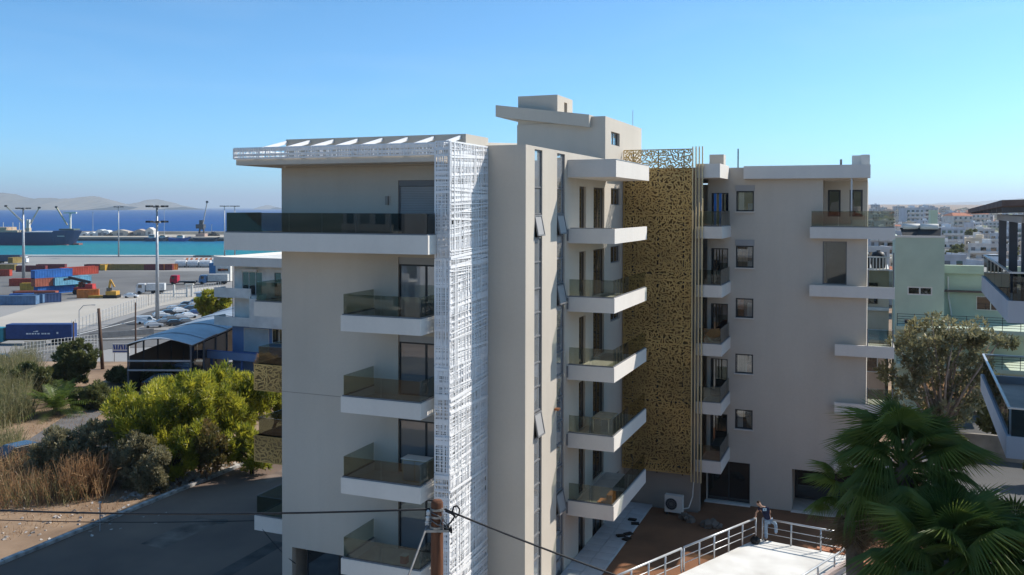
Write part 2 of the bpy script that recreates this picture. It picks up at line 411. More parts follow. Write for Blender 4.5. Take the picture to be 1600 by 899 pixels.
def leaf_screen_panel(parent, axis, p, a0, a1, z0, z1, name, face=-1, border=True, dens=1.0):
    """laser-cut leaf pattern: tapered curved blades between a thin border"""
    r = random.Random(int(abs(p) * 100 + z0 * 37 + a0 * 11)); strokes = []
    step = 0.125 / dens
    na, nz = max(2, int((a1 - a0) / step)), max(2, int((z1 - z0) / step))
    for i in range(na):
        for j in range(nz):
            a = a0 + (i + .5 + r.uniform(-.35, .35)) * (a1 - a0) / na; z = z0 + (j + .5 + r.uniform(-.35, .35)) * (z1 - z0) / nz
            th = r.choice([0.35, 0.9, 1.5, 2.1, 2.7, 0.0]) + r.uniform(-.3, .3); L = r.uniform(.22, .36); cv = r.uniform(-1.6, 1.6); w = r.uniform(.017, .028)
            pts, ws = [], []
            for k in range(6):
                u = k / 5 - .5; ang = th + cv * u
                if k == 0: x, y = -L / 2 * math.cos(th - cv * .25), -L / 2 * math.sin(th - cv * .25)
                else: x += L / 5 * math.cos(ang); y += L / 5 * math.sin(ang)
                pts.append((min(max(a + x, a0), a1), min(max(z + y, z0), z1))); ws.append(w * (1 - (2 * u) ** 2) + .008)
            strokes.append((pts, ws, r.uniform(-.012, .012)))
    if border:
        for (q, e) in (((a0, z0), (a1, z0)), ((a0, z1), (a1, z1)), ((a0, z0), (a0, z1)), ((a1, z0), (a1, z1))):
            strokes.append(([q, e], [.025, .025], r.uniform(.014, .018)))
    V, Fc = strip_mesh(strokes, name)
    og = origin_of(parent)
    if axis == 'y': vv = [(a - og.x, p + d - og.y, z - og.z) for a, z, d in V]
    else: vv = [(p + d - og.x, a - og.y, z - og.z) for a, z, d in V]
    me = bpy.data.meshes.new(name); me.from_pydata(vv, [], Fc); me.update()
    o = link_mesh(name, me, gold, parent); o['kind'] = 'stuff'
    sm = o.modifiers.new('thickness', 'SOLIDIFY'); sm.thickness = 0.006; sm.offset = 0
    return o

flank(ST[3], 'white'); flank(ST[2], 'gold'); flank(ST[1], 'gold'); flank(ST[0], 'white')

# ---- eave, parapet and struts on top of the left wing
part('eave_slab', plaster, APT, (-24.22, -15.07, YS + .08, YW + .3, 18.62, 18.86), (-24.22, -23.12, YW + .302, 33.3, 18.62, 18.86), (-22.95, -14.81, YW + .05, YW + .25, 18.551, 18.62))
MB().wall('y', YW, YW + .25, -22.87, -14.54, 18.861, 19.75).build('parapet', plaster, APT)
MB().wall('x', -14.79, -14.54, YW + .25, 33.5, 18.9, 19.75).build('parapet', plaster, APT)
part('roof_slab', offwhite, APT, (-22.84, -14.82, YW + .32, 61.4, 18.3, 18.6))
part('chase_cap', white, APT, (-23.06, -22.9, YW + .02, YW + .2, 18.552, 18.618))
for i in range(8):
    x = -22.83 + 1.15 * i
    MB().bar((x, YW - .02, 19.62), (x, YS - .02, 19.25), .09, .13).build('roof_strut', lattice_white, APT)

def bars_panel(axis, p, a0, a1, z0, z1, r, nv, nh, slant=.09):
    """random mesh of thin uprights and slanting cross bands, each at its own small depth"""
    mb = MB()
    def bx(pa, pb, hw, dep):
        (aa, za), (ab, zb) = pa, pb; t = .010
        L = math.hypot(ab - aa, zb - za); nx, nz = -(zb - za) / L * hw, (ab - aa) / L * hw
        q = [(aa - nx, za - nz), (ab - nx, zb - nz), (ab + nx, zb + nz), (aa + nx, za + nz)]
        n = len(mb.v); pts = [(a, z, p + dep - t) for a, z in q] + [(a, z, p + dep + t) for a, z in q]
        mb.v += [(a, d, z) if axis == 'y' else (d, a, z) for a, z, d in pts]
        mb.f += [tuple(n + i for i in k) for k in ((0, 1, 2, 3), (7, 6, 5, 4), (0, 4, 5, 1), (1, 5, 6, 2), (2, 6, 7, 3), (3, 7, 4, 0))]
    for i in range(nv):
        a = a0 + (i + r.uniform(.15, .85)) * (a1 - a0) / nv
        z = z0
        while z < z1 - .2:
            e = min(z1, z + r.uniform(1.2, 5.5))
            if r.random() < .86: bx((a, z), (a, e), r.choice([.008, .010, .014, .02]), r.uniform(-.03, .03))
            z = e + r.uniform(0, .25); a = min(max(a + r.uniform(-.05, .05), a0 + .02), a1 - .02)
    for j in range(nh):
        z = z0 + (j + r.uniform(.05, .95)) * (z1 - z0) / nh
        s = r.uniform(-slant * .25, slant) * (a1 - a0)
        za, zb = z - s / 2, z + s / 2
        za = min(max(za, z0 + .03), z1 - .03); zb = min(max(zb, z0 + .03), z1 - .03)
        bx((a0, za), (a1, zb), r.choice([.006, .008, .011, .016, .022, .034, .05]), r.uniform(-.03, .03))
    for a in (a0, a1): bx((a, z0), (a, z1), .03, r.uniform(-.004, .004))
    for z in (z0, z1): bx((a0, z), (a1, z), .03, r.uniform(.008, .012))
    return mb

r = random.Random(3)
zs = [-0.6, 3.0, 7.0, 11.0, 15.0, 19.36]
for i in range(5):
    tag(bars_panel('x', X1, YS, Y2 - .02, zs[i] + .01, zs[i + 1] - .01, r, 74, 72, .10).build('lattice_panel', lattice_white, APT), kind='stuff')
    tag(bars_panel('y', YS, -15.05, X1 - .03, zs[i] + .01, zs[i + 1] - .01, r, 15, 60, .06).build('lattice_return', lattice_white, APT), kind='stuff')
tag(bars_panel('y', YS, -24.28, -15.08, 18.88, 19.30, r, 110, 5, .004).build('lattice_fascia', lattice_white, APT), kind='stuff')
tag(bars_panel('x', -24.28, YS + .04, 33.2, 18.88, 19.30, r, 30, 4, .01).build('lattice_fascia', lattice_white, APT), kind='stuff')
for z in zs[1:5]:
    part('screen_bracket', lattice_white, APT, (-14.55, X1 - .035, YS + .6, YS + .66, z - .05, z + .03), (-14.55, X1 - .035, 32.4, 32.46, z - .05, z + .03))

# ---- middle block: blank shaded wall and its sunlit flank (x = X2)
MB().wall('y', Y2, Y2 + .25, -14.54, X2, -0.6, 19.42).build('blank_wall', plaster, APT)
slots = [(34.24, 35.16), (37.05, 38.11)]
H2 = [(a, b, 0.0, 19.30) for a, b in slots]
for z in ST + [-.2]:
    H2 += [(40.29, 41.31, z + .31, z + 2.62), (42.60, 44.54, z + .31, z + 2.62), (45.76, 47.71, z + 1.75, z + 2.65)]
MB().wall('x', X2 - .25, X2, Y2 + .25, 52.5, -.6, 19.42, H2).build('flank_wall', plaster, APT)
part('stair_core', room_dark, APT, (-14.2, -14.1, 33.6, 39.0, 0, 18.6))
part('roof_slab', offwhite, APT, (-14.5, X2 - .26, Y2 + .26, 52.4, 18.65, 18.9))
for si, (a, b) in enumerate(slots):
    hop = {0: (16.6, 8.2), 1: (16.6, 13.4, 4.2)}[si]
    z = 0.05; rr = random.Random(5 + si)
    lev = [0.05]
    for k in range(6):
        base = -.2 + 3.1 * k
        lev += [base + .35, base + 1.35, base + 2.45]
    lev = sorted(x for x in lev if 0 < x < 18.9) + [19.28]
    fr = MB()
    fr.box(X2 - .14, X2 - .06, a, a + .05, 0, 19.3); fr.box(X2 - .14, X2 - .06, b - .05, b, 0, 19.3)
    for q in lev: fr.box(X2 - .13, X2 - .05, a + .05, b - .05, q - .03, q + .03)
    f = fr.build('stair_glazing', frame_grey, APT)
    for q0, q1 in zip(lev[:-1], lev[1:]):
        pm = pane_stair
        hp = [h for h in hop if q0 - .01 <= h < q1]
        if hp and q1 - q0 > .9:
            part('room_behind', room_dark, f, (X2 - .6, X2 - .58, a + .05, b - .05, q0, q1))
            mb = MB(); c = Vector((X2 - .03, (a + b) / 2, q1 - .05)); L = q1 - q0 - .12; an = R(11)
            M = Matrix.Translation(c) @ Matrix.Rotation(-an, 4, 'Y')
            w = (b - a) / 2 - .04
            def hx(y0, y1, z0, z1, t=.03): mb.hexa([M @ Vector(p) for p in ((-t, y0, z0), (t, y0, z0), (t, y1, z0), (-t, y1, z0), (-t, y0, z1), (t, y0, z1), (t, y1, z1), (-t, y1, z1))])
            hx(-w, w, -L, -L + .06); hx(-w, w, -.06, 0); hx(-w, -w + .06, -L + .06, -.06); hx(w - .06, w, -L + .06, -.06)
            hb = mb.build('hopper_window', frame_grey, f)
            mb = MB(); hx(-w + .06, w - .06, -L + .06, -.06, .006); mb.build('hopper_pane', shutter_grey, f)  # plain grey colour in place of the sky reflected in the pane
        else:
            part('pane', pm, f, (X2 - .105, X2 - .09, a + .05, b - .05, q0 + .03, q1 - .03))
for z in ST + [-.2]:
    window('x', X2 - .16, 40.29, 41.31, z + .31, z + 2.62, frame=door_brown, pane=pane_dark, fw=.09, name='balcony_door')
    window('x', X2 - .16, 42.60, 44.54, z + .31, z + 2.62, mull=1, frame=door_brown, pane=pane_dark, fw=.08, name='balcony_door')
    window('x', X2 - .16, 45.76, 47.71, z + 1.75, z + 2.65, mull=1, frame=frame_grey, name='window')
for k, z in enumerate(ST):
    balcony(X2, XB, YB0, YB1, z, 'FR', rim=.66, gh=(.80 if k < 4 else 0), seams=1.1)
    part('downpipe_spout', frame_grey, APT, (X2 + .001, X2 + .06, YB0 - .10, YB0 - .02, z + .1, z + .62))
part('coping', plaster_dark, APT, (X2 + .13, XB - .13, YB0 + .0 + .02, YB0 + .10, ST[4] + .661, ST[4] + .70))
part('canopy_slab', white, APT, (X2, XB + .05, YB0, YB1 + .2, 18.28, 19.05))
part('canopy_capping', steel, APT, (X2, XB + .07, YB0 - .02, YB1 + .22, 19.051, 19.075))
part('awning_box', white, APT, (X2 + .002, X2 + .3, 45.3, 47.9, 18.55, 19.0))
part('planter_pot', mat('terracotta', (.45, .17, .08), .8), APT, (X2 + .002, X2 + .20, 36.75, 37.0, 8.05, 8.13))

# ---- stair tower on the roof
MB().wall('y', 44.67, 44.9, -17.7, X2 - .80, 18.6, 21.35).build('tower_wall', plaster, APT)
part('tower_pilaster', plaster, APT, (X2 - .80, X2 - .002, 44.66, 45.2, 18.6, 21.65))
MB().wall('x', X2 - .25, X2 - .003, 45.2, 52.5, 19.421, 21.65, [(45.78, 47.5, 20.25, 20.95)]).build('tower_wall', plaster, APT)
part('tower_wall', plaster, APT, (-17.7, -17.45, 44.9, 52.5, 18.6, 21.35))
part('tower_roof', offwhite, APT, (-17.45, X2 - .26, 44.91, 52.4, 21.1, 21.3))
window('x', X2 - .2, 45.78, 47.5, 20.25, 20.95, mull=1, frame=frame_grey, pane=glass_clear)
MB().prism([(-18.80, 21.80), (-13.56, 21.07), (-13.56, 21.72), (-18.80, 22.42)], 'y', 44.3, 51.0).build('tower_roof_slab', plaster, APT)
tb = MB().wall('y', 44.72, 44.9, -17.67, -15.43, 21.3, 22.88).wall('x', -15.66, -15.431, 44.9, 47.3, 21.3, 22.88, [(45.85, 46.35, 21.9, 22.6)])
tb.box(-17.66, -15.66, 44.9, 47.29, 22.6, 22.87); tb.build('lift_overrun', plaster, APT)
part('slot_shade_plate', room_dark, APT, (-15.62, -15.58, 45.8, 46.4, 21.8, 22.7))  # dark plate filling the slot in place of its inner shade

# ---- bronze leaf screen in the inner corner
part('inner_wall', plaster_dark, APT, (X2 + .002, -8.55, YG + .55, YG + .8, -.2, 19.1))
part('inner_roof', offwhite, APT, (X2 + .002, -8.55, YG + .81, 62, 18.6, 18.9))
zz = [2.5, 6.0, 9.5, 13.0, 16.5, 20.08]
for i in range(5):
    leaf_screen_panel(APT, 'y', YG, -12.72, -8.92, zz[i] + .008, zz[i + 1] - .008, 'leaf_screen', dens=1.0)
part('screen_gap_sheet', gap_shade, APT, (-12.72, -8.92, YG + .20, YG + .22, 2.5, 19.08))  # added sheet whose brown stands in for shade behind the blades
for x in (-12.2, -10.8, -9.4):
    part('screen_post', frame_dark, APT, (x - .03, x + .03, YG + .06, YG + .12, 2.4, 20.0))
for z in zz[:-1]:
    part('screen_rail', frame_dark, APT, (-12.7, -8.9, YG + .121, YG + .17, z + .3, z + .36))
for i in range(4):
    x = -8.80 + i * .17
    part('bronze_fin', gold_pale, APT, (x, x + .05, 47.30, 47.44, 2.35, 20.15))
    for z in ST: part('fin_bracket', frame_dark, APT, (x + .01, x + .04, 47.441, 47.55, z + .2, z + .26))

orange_c0 = mat('rust_curtain', (.42, .18, .09), .9, .2, 5); wood_c0 = mat('oak_furniture', (.36, .23, .12), .7, .2, 4); blue_c0 = mat('blue_fabric', (.10, .25, .45), .9)
# ---- right wing (front y = YR)
XRL, XRR = -8.55, -0.2
wins = [(-6.98, -6.02, z + 1.72, z + 2.80) for z in ST[:3]] + [(-6.98, -6.02, ST[3] + 1.40, ST[3] + 2.62), (-6.98, -6.02, ST[4] + 1.42, ST[4] + 2.55)]
odoor = [(-8.35, -7.40, z + .31, z + 2.45) for z in ST]
rl = [(-2.42, -1.20, ST[3] + .62, ST[3] + 2.93)]
Hr = wins + odoor + rl + [(-8.50, -6.15, .45, 2.72), (-3.92, 0.3, .45, 2.68), (-2.42, .2, ST[4] + .3, 18.45)]
MB().wall('y', YR, YR + .25, XRL, XRR, -.3, 18.5, Hr).build('front_wall', plaster, APT)
part('end_wall', plaster, APT, (XRR - .25, XRR - .002, YR + .25, 62, -.3, 15.4), (XRR - .25, XRR - .002, YR + 1.95, 62, 15.4, 18.5))
for i, (a, b, c, d) in enumerate(wins):
    sb = .32 if i >= 3 else .0
    window('y', YR + .04, a, b, c, d - .0, frame=frame_dark, fw=.075, sill=True, pane=glass_win)
    cu = MB(); n_ = 7; xa_ = a + .1; wv = (.30 + .11 * ((i * 2) % 4)) / n_
    for q_ in range(n_): cu.box(xa_ + q_ * wv, xa_ + (q_ + .82) * wv, YR + .30 + .03 * (q_ % 2), YR + .33 + .03 * (q_ % 2), c + .02, d)
    cu.build('curtain', [white, room_beige, orange_c0, wood_c0, white][i], APT)
    part('room_furniture', [wood_c0, orange_c0, white, room_beige, blue_c0][i], APT, (b - .42, b - .05, YR + .8, YR + 1.2, c - .6, c + [.5, .35, .7, .3, .45][i]))
    if sb: part('shutter_box', shutter_grey, APT, (a - .04, b + .04, YR - .05, YR + .24, d + .001, d + sb))
for (a, b, c, d) in odoor:
    window('y', YR + .1, a, b, c, d, frame=frame_dark, mull=0, fw=.06, name='balcony_door')
for k, z in enumerate(ST):
    balcony(-8.60, -7.25, 47.5, YR, z, 'FR', rim=.62, gh=.82, seams=1.6)
MB().prism([(-8.60, 47.5), (-7.38, 47.5), (-7.38, YR - .002), (-8.60, YR - .002)], 'z', 18.5, 19.24).build('canopy_slab', white, APT)
part('parapet_band', white, APT, (-6.52, -0.06, 50.15, YR + .3, 18.502, 19.20))
part('parapet_band', plaster, APT, (-7.379, -6.521, YR, YR + .25, 18.502, 19.15))
part('roof_slab', offwhite, APT, (-8.5, -.3, YR + .31, 62, 18.6, 18.9))
part('chimney', plaster, APT, (-8.6, -7.8, 51.5, 52.3, 18.9, 19.95))
part('roof_plant', offwhite, APT, (-1.0, -.1, 51.5, 53.2, 19.0, 19.75)); part('roof_plant', offwhite, APT, (-.55, .0 - .12, 51.4, 51.49, 19.2, 19.78))
MB().tube([(-7.0, 51.5, 18.9), (-7.0, 51.5, 20.25)], .035).build('vent_pipe', frame_dark, APT)
MB().tube([(-1.55, 51.5, 18.9), (-1.55, 51.5, 19.55)], .06).build('vent_pipe', frame_grey, APT)
MB().tube([(-15.0, 49.5, 19.4), (-12.95, 51.0, 19.4), (-12.95, 51.0, 22.6)], .02).build('antenna_mast', steel, APT)
# top-floor loggia with two windows at its back
MB().wall('y', YR + 1.7, YR + 1.9, -2.6, XRR - .002, ST[4] + .2, 18.5, [(-2.25, -1.58, ST[4] + 1.15, ST[4] + 2.62), (-1.12, -.45, ST[4] + 1.15, ST[4] + 2.62)]).build('loggia_wall', plaster, APT)
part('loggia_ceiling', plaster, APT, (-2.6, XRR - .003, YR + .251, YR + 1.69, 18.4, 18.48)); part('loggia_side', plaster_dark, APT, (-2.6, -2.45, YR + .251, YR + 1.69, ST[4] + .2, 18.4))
window('y', YR + 1.72, -2.25, -1.58, ST[4] + 1.15, ST[4] + 2.62, pane=glass_clear, fw=.09); window('y', YR + 1.72, -1.12, -.45, ST[4] + 1.15, ST[4] + 2.62, fw=.09)
part('loggia_post', steel, APT, (-1.02, -.94, 50.32, 50.40, ST[4] + .5, 18.5))
# open room behind the fourth-floor door
mb = MB(); a, b, c, d = rl[0]; y = YR + .25
mb.wall('y', y + 2.2, y + 2.3, a - 1.0, b + .8, c - .3, d + .2); mb.box(a - 1.1, a - 1.0, y, y + 2.3, c - .3, d + .2); mb.box(b + .8, b + .9, y, y + 2.3, c - .3, d + .2); mb.box(a - 1.1, b + .9, y, y + 2.3, d + .2, d + .3); mb.box(a - 1.1, b + .9, y, y + 2.3, c - .4, c - .3)
mb.build('open_room', room_beige, APT)
part('door_leaf', mat('sage_door', (.22, .22, .15), .6), APT, (a + .05, a + .1, y + .1, y + .9, c, d - .05))
window('y', YR + .08, a, b, c, d, frame=frame_grey, pane=glass_clear, fw=.05, name='balcony_door')
for k, z in enumerate(ST):
    x0 = -3.05 if k >= 3 else -1.75
    balcony(x0, 1.15, 50.2, 53.4, z, 'F' if k >= 3 else 'FR', rim=.60, gh=(.86 if k == 4 else 0), seams=1.35)
    if k < 4:   # glass only on the part that stands free of the wall, plus the far post
        g = part('balcony_glazing', frame_grey, APT, (XRR + .03, XRR + .09, 50.25, 50.33, z + .6, z + 1.5), (1.05, 1.11, 50.25, 50.33, z + .6, z + 2.4 if k == 3 else z + 1.5))
        part('glass_panel', glass_smoke, g, (XRR + .1, 1.04, 50.28, 50.298, z + .61, z + 1.45))
# ground floor of the right wing
window('y', YR + .2, -8.50, -6.15, .45, 2.72, mull=1, fw=.06, name='patio_door')
part('patio_step', white, APT, (-8.6, -6.1, YR - .35, YR - .002, .0, .45)); part('patio_step', white, APT, (-3.95, .3, YR - .3, YR - .002, .0, .44))
part('patio_floor', tile_beige, APT, (-3.92, .3, YR + .251, YR + 2.2, .2, .45))
window('y', YR + 2.25, -3.92, .3, .45, 2.68, mull=2, fw=.06, name='patio_door')
part('patio_side', plaster, APT, (-4.12, -3.925, YR + .252, YR + 2.25, .2, 2.7))
part('first_floor_slab', plaster, APT, (XRL, XRR - .26, YR + .252, 61, 2.69, 2.88))
part('rear_wall', plaster, APT, (-22.8, -.4, 61.5, 61.75, -.5, 18.5))
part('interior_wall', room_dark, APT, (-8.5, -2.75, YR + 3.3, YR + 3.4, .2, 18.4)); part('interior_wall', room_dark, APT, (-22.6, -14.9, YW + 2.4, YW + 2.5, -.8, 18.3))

# ---- odds and ends left on the balconies
def item(name, label, cat, loc, *parts_):
    o = thing(name, label, cat, loc)
    for nm, m_, bx in parts_: part(nm, m_, o, bx)
    return o
orange_c = mat('orange_cloth', (.50, .20, .07), .9, .2, 4); blue_p = mat('blue_board', (.03, .16, .50), .6); wood_l = mat('pale_wood', (.48, .38, .25), .7, .15, 3)
z = ST[2] + .3
o = thing('rolled_carpet', 'orange rolled carpet leaning on the balcony above the middle of the right wing', 'carpet', (-8.2, 48.3, z)); MB().tube([(-8.35, 48.2, z + .2), (-7.9, 48.5, z + .75), (-7.5, 48.6, z + .85)], [.22, .26, .2], 10).build('roll', orange_c, o, True); MB().tube([(-8.1, 48.3, z + .45), (-8.05, 48.33, z + .5)], .28, 10).build('strap', wood_l, o)
z = ST[4] + .3
for k in range(2):
    item('blue_board', ['left blue board upright on the top balcony by the bronze fins', 'right blue board upright on the top balcony by the bronze fins'][k], 'board', (-7.95 + k * .28, 49.6, z), ('panel', blue_p, (-8.02 + k * .28, -7.88 + k * .28, 49.58, 49.64, z, z + 2.1)), ('edge_strip', wood_l, (-7.88 + k * .28, -7.86 + k * .28, 49.58, 49.64, z, z + 2.1)))
z = ST[1] + .3
item('storage_cabinet', 'pale cabinet standing on the left wing balcony above the pole', 'cabinet', (-16.2, 30.6, z), ('carcass', wood_l, (-16.8, -15.7, 30.4, 30.9, z, z + .85)), ('top', white, (-16.85, -15.65, 30.36, 30.94, z + .851, z + .89)), ('door', shutter_grey, (-16.75, -16.27, 30.38, 30.399, z + .06, z + .8)), ('door', shutter_grey, (-16.23, -15.75, 30.38, 30.399, z + .06, z + .8)))
z = ST[0] + .3
item('red_bucket', 'small red bucket on the lowest left wing balcony', 'bucket', (-16.6, 30.2, z), ('body', mat('red_plastic', (.45, .03, .02), .5), (-16.72, -16.48, 30.08, 30.32, z, z + .3)), ('rim', white, (-16.74, -16.46, 30.06, 30.34, z + .3, z + .33)))
item('folding_table', 'low wooden table on the second mid block balcony from below', 'table', (-11.8, 41, ST[1] + .3), ('top', wood_l, (-12.2, -11.3, 40.4, 41.8, ST[1] + .95, ST[1] + 1.0)), ('leg', steel, (-12.15, -12.1, 40.45, 40.5, ST[1] + .3, ST[1] + .95)), ('leg', steel, (-11.4, -11.35, 40.45, 40.5, ST[1] + .3, ST[1] + .95)), ('leg', steel, (-12.15, -12.1, 41.7, 41.75, ST[1] + .3, ST[1] + .95)), ('leg', steel, (-11.4, -11.35, 41.7, 41.75, ST[1] + .3, ST[1] + .95)))
item('orange_dust_sheet', 'orange dust sheet in the lowest mid block balcony corner', 'sheet', (-11.2, 39.2, ST[0] + .3), ('fold', orange_c, (-11.5, -10.9, 39.0, 39.6, ST[0] + .3, ST[0] + .62)), ('flap', orange_c, (-11.0, -10.75, 38.8, 39.5, ST[0] + .3, ST[0] + 1.05)))
# ================================================================ ground, sea and the sheets on it
VD = Vector((-math.sin(YAW), math.cos(YAW), 0)); VR = Vector((math.cos(YAW), math.sin(YAW), 0))
def W(s, t, z=0.0):
    """s metres to the right, t metres ahead of the point below the drone"""
    p = VR * s + VD * t; return Vector((p.x, p.y, z))
def ground_at(px, py, z):
    """point of a level plane seen at a place of the survey picture"""
    d = _d + _r * ((px - 800) / F_PX) + _u * ((PP_Y - py) / F_PX)
    k = (z - CAM_H) / d.z
    return Vector((d.x * k, d.y * k, z))
def sstep(a, b, x):
    x = min(1, max(0, (x - a) / (b - a))); return x * x * (3 - 2 * x)
ZP = -11.0
def zground(s, t):
    zl = -0.85 - 10.2 * sstep(98, 150, t) - 8 * sstep(503, 512, t)
    if t > 503: zl = min(zl, -11.05 - 8 * sstep(503, 512, t))
    zr = 0.0 - 2.5 * sstep(60, 120, t) - 2.0 * sstep(120, 200, t) + 18 * sstep(250, 1700, t) + 30 * sstep(1700, 6000, t)
    q = s / max(t, 30.0)
    w = sstep(-0.10, 0.30, q)
    return zl * (1 - w) + zr * w + (120 * sstep(40, 900, -t) if t < -40 else 0)

dirt = mat('dry_earth', (.345, .24, .155), .95, .3, .35, bump=.9, bscale=3.0, col2=(.18, .118, .074), detail=12)
street_asphalt = mat('street_asphalt', (.20, .14, .105), .9, .2, .18, bump=.3, bscale=9, col2=(.11, .08, .066), detail=9); asphalt = mat('asphalt', (.10, .098, .095), .9, .2, .1, bump=.2, bscale=9)
asphalt_old = mat('worn_asphalt', (.17, .165, .155), .9, .15, .05, bump=.2, bscale=3, col2=(.115, .11, .105))
concrete = mat('port_concrete', (.30, .29, .27), .9, .12, .02, bump=.15, bscale=1.5, col2=(.225, .22, .215))
sand = mat('pale_gravel', (.46, .42, .36), .95, .15, .04, bump=.3, bscale=2, col2=(.37, .34, .29))
kerb_m = mat('kerb_concrete', (.48, .47, .45), .85, .15, 1.2, bump=.3)
road_line = mat('road_paint', (.72, .72, .70), .7, .1, 2)
red_soil = mat('red_soil', (.27, .125, .062), .95, .25, .5, bump=.9, bscale=4, col2=(.17, .08, .042))

ts = [-1200, -900, -700, -500, -350, -250, -180, -120, -80, -40, 0, 15, 30, 45, 60, 75, 90, 98, 106, 114, 122, 130, 138, 146, 152, 200, 300, 400, 503, 506, 509, 512, 700, 1000, 1500, 2200, 3200, 4500, 6000, 9000]
qs = [i / 20 for i in range(-30, 31)]
V, Fc = [], []
for t in ts:
    for q in qs:
        s = q * max(abs(t), 60) * 1.4; V.append(tuple(W(s, t, zground(s, t))))
nq = len(qs)
for i in range(len(ts) - 1):
    for j in range(nq - 1):
        a = i * nq + j; Fc.append((a, a + 1, a + nq + 1, a + nq))
me = bpy.data.meshes.new('ground'); me.from_pydata(V, [], Fc); me.update(); me.polygons.foreach_set('use_smooth', [True] * len(me.polygons))
tag(link_mesh('ground', me, dirt), kind='structure')

V2 = [(x, y, z + .25) for x, y, z in V[:9 * nq]]; me = bpy.data.meshes.new('hillside'); me.from_pydata(V2, [], Fc[:8 * (nq - 1)]); me.update()
tag(link_mesh('hillside', me, mat('scrub_hillside', (.27, .27, .20), .95, .3, .03, col2=(.13, .15, .09))), kind='structure')
sea_m = bpy.data.materials.new('sea_water'); sea_m.use_nodes = True
N = sea_m.node_tree.nodes; L = sea_m.node_tree.links; b = N['Principled BSDF']
b.inputs['Roughness'].default_value = .45; b.inputs['IOR'].default_value = 1.33; b.inputs['Specular IOR Level'].default_value = .04
ge = N.new('ShaderNodeNewGeometry'); nz = N.new('ShaderNodeTexNoise'); nz.inputs['Scale'].default_value = .004; nz.inputs['Detail'].default_value = 4
L.new(ge.outputs['Position'], nz.inputs['Vector'])
vm = N.new('ShaderNodeVectorMath'); vm.operation = 'DOT_PRODUCT'; vm.inputs[1].default_value = tuple(VD); L.new(ge.outputs['Position'], vm.inputs[0])
mr = N.new('ShaderNodeMapRange'); mr.inputs[1].default_value = 690; mr.inputs[2].default_value = 800; L.new(vm.outputs['Value'], mr.inputs[0])
mx = N.new('ShaderNodeMix'); mx.data_type = 'RGBA'; mx.inputs['A'].default_value = (.02, .22, .27, 1); mx.inputs['B'].default_value = (.004, .075, .27, 1); L.new(mr.outputs[0], mx.inputs['Factor'])
mx2 = N.new('ShaderNodeMix'); mx2.data_type = 'RGBA'; mx2.blend_type = 'MULTIPLY'; mx2.inputs['Factor'].default_value = .35; L.new(mx.outputs['Result'], mx2.inputs['A']); L.new(nz.outputs['Color'], mx2.inputs['B']); L.new(mx2.outputs['Result'], b.inputs['Base Color'])
bn = N.new('ShaderNodeTexNoise'); bn.inputs['Scale'].default_value = .22; bn.inputs['Detail'].default_value = 6; L.new(ge.outputs['Position'], bn.inputs['Vector'])
bp = N.new('ShaderNodeBump'); bp.inputs['Strength'].default_value = .9; bp.inputs['Distance'].default_value = 1.2; L.new(bn.outputs['Fac'], bp.inputs['Height']); L.new(bp.outputs[0], b.inputs['Normal'])
mb = MB(); q = [W(-30000, 480, -12.5), W(4000, 480, -12.5), W(16000, 40000, -12.5), W(-42000, 40000, -12.5)]; mb.quad(*q)
tag(mb.build('sea', sea_m), kind='structure')

def sheet(name, pts, z, m, thick=0.0):
    mb = MB()
    if thick: mb.prism([(p[0], p[1]) for p in pts], 'z', z - thick, z)
    else:
        a = sum(pts[i][0] * pts[(i + 1) % len(pts)][1] - pts[(i + 1) % len(pts)][0] * pts[i][1] for i in range(len(pts)))
        ps = [(p[0], p[1], z) for p in pts]; mb.quad(*(ps if a > 0 else ps[::-1]))
    return tag(mb.build(name, m), kind='structure')
def pxs(z, *pp): return [ground_at(x, y, z) for x, y in pp]

# ---- courtyard between the wings
sheet('soil_bed', [(-12.6, 34), (2.5, 34), (3, 50.6), (-8.6, 50.6), (-8.6, 48.4), (-12.6, 48.4)], .40, red_soil, .5)
path = tag(part('paved_path', mat('pale_paving', (.50, .50, .50), .8, .08, 1.2), None, (-12.78, -11.12, 30.0, 48.5, .0, .50)), kind='structure')
nt = 0
paver = mat('paving_slab', (.52, .52, .525), .8, .07, 1.0, objvar=.06); proto = None
for j in range(21):
    for i in range(2):
        if proto is None: proto = MB().box(-.40, .40, -.40, .40, 0, .03).mesh('paver')
        link_mesh('paver', proto, paver, path, (-12.36 + i * .83, 31.2 + j * .83, .5))
black_bag = mat('black_plastic', (.012, .012, .012), .5, .1, 3)
for i, (x, y) in enumerate(((988, 812.8), (992.5, 819), (970, 838), (982, 835), (979, 843))):
    p = ground_at(x, y, .53); MB().obox((p.x, p.y, .56), (.42, .30, .06), .3 * i).build('slate_slab', black_bag).name
    o = COL.objects[-1]; tag(o, 'small dark slate slab lying on the pale courtyard path', 'slab', 'dark slabs on the path')

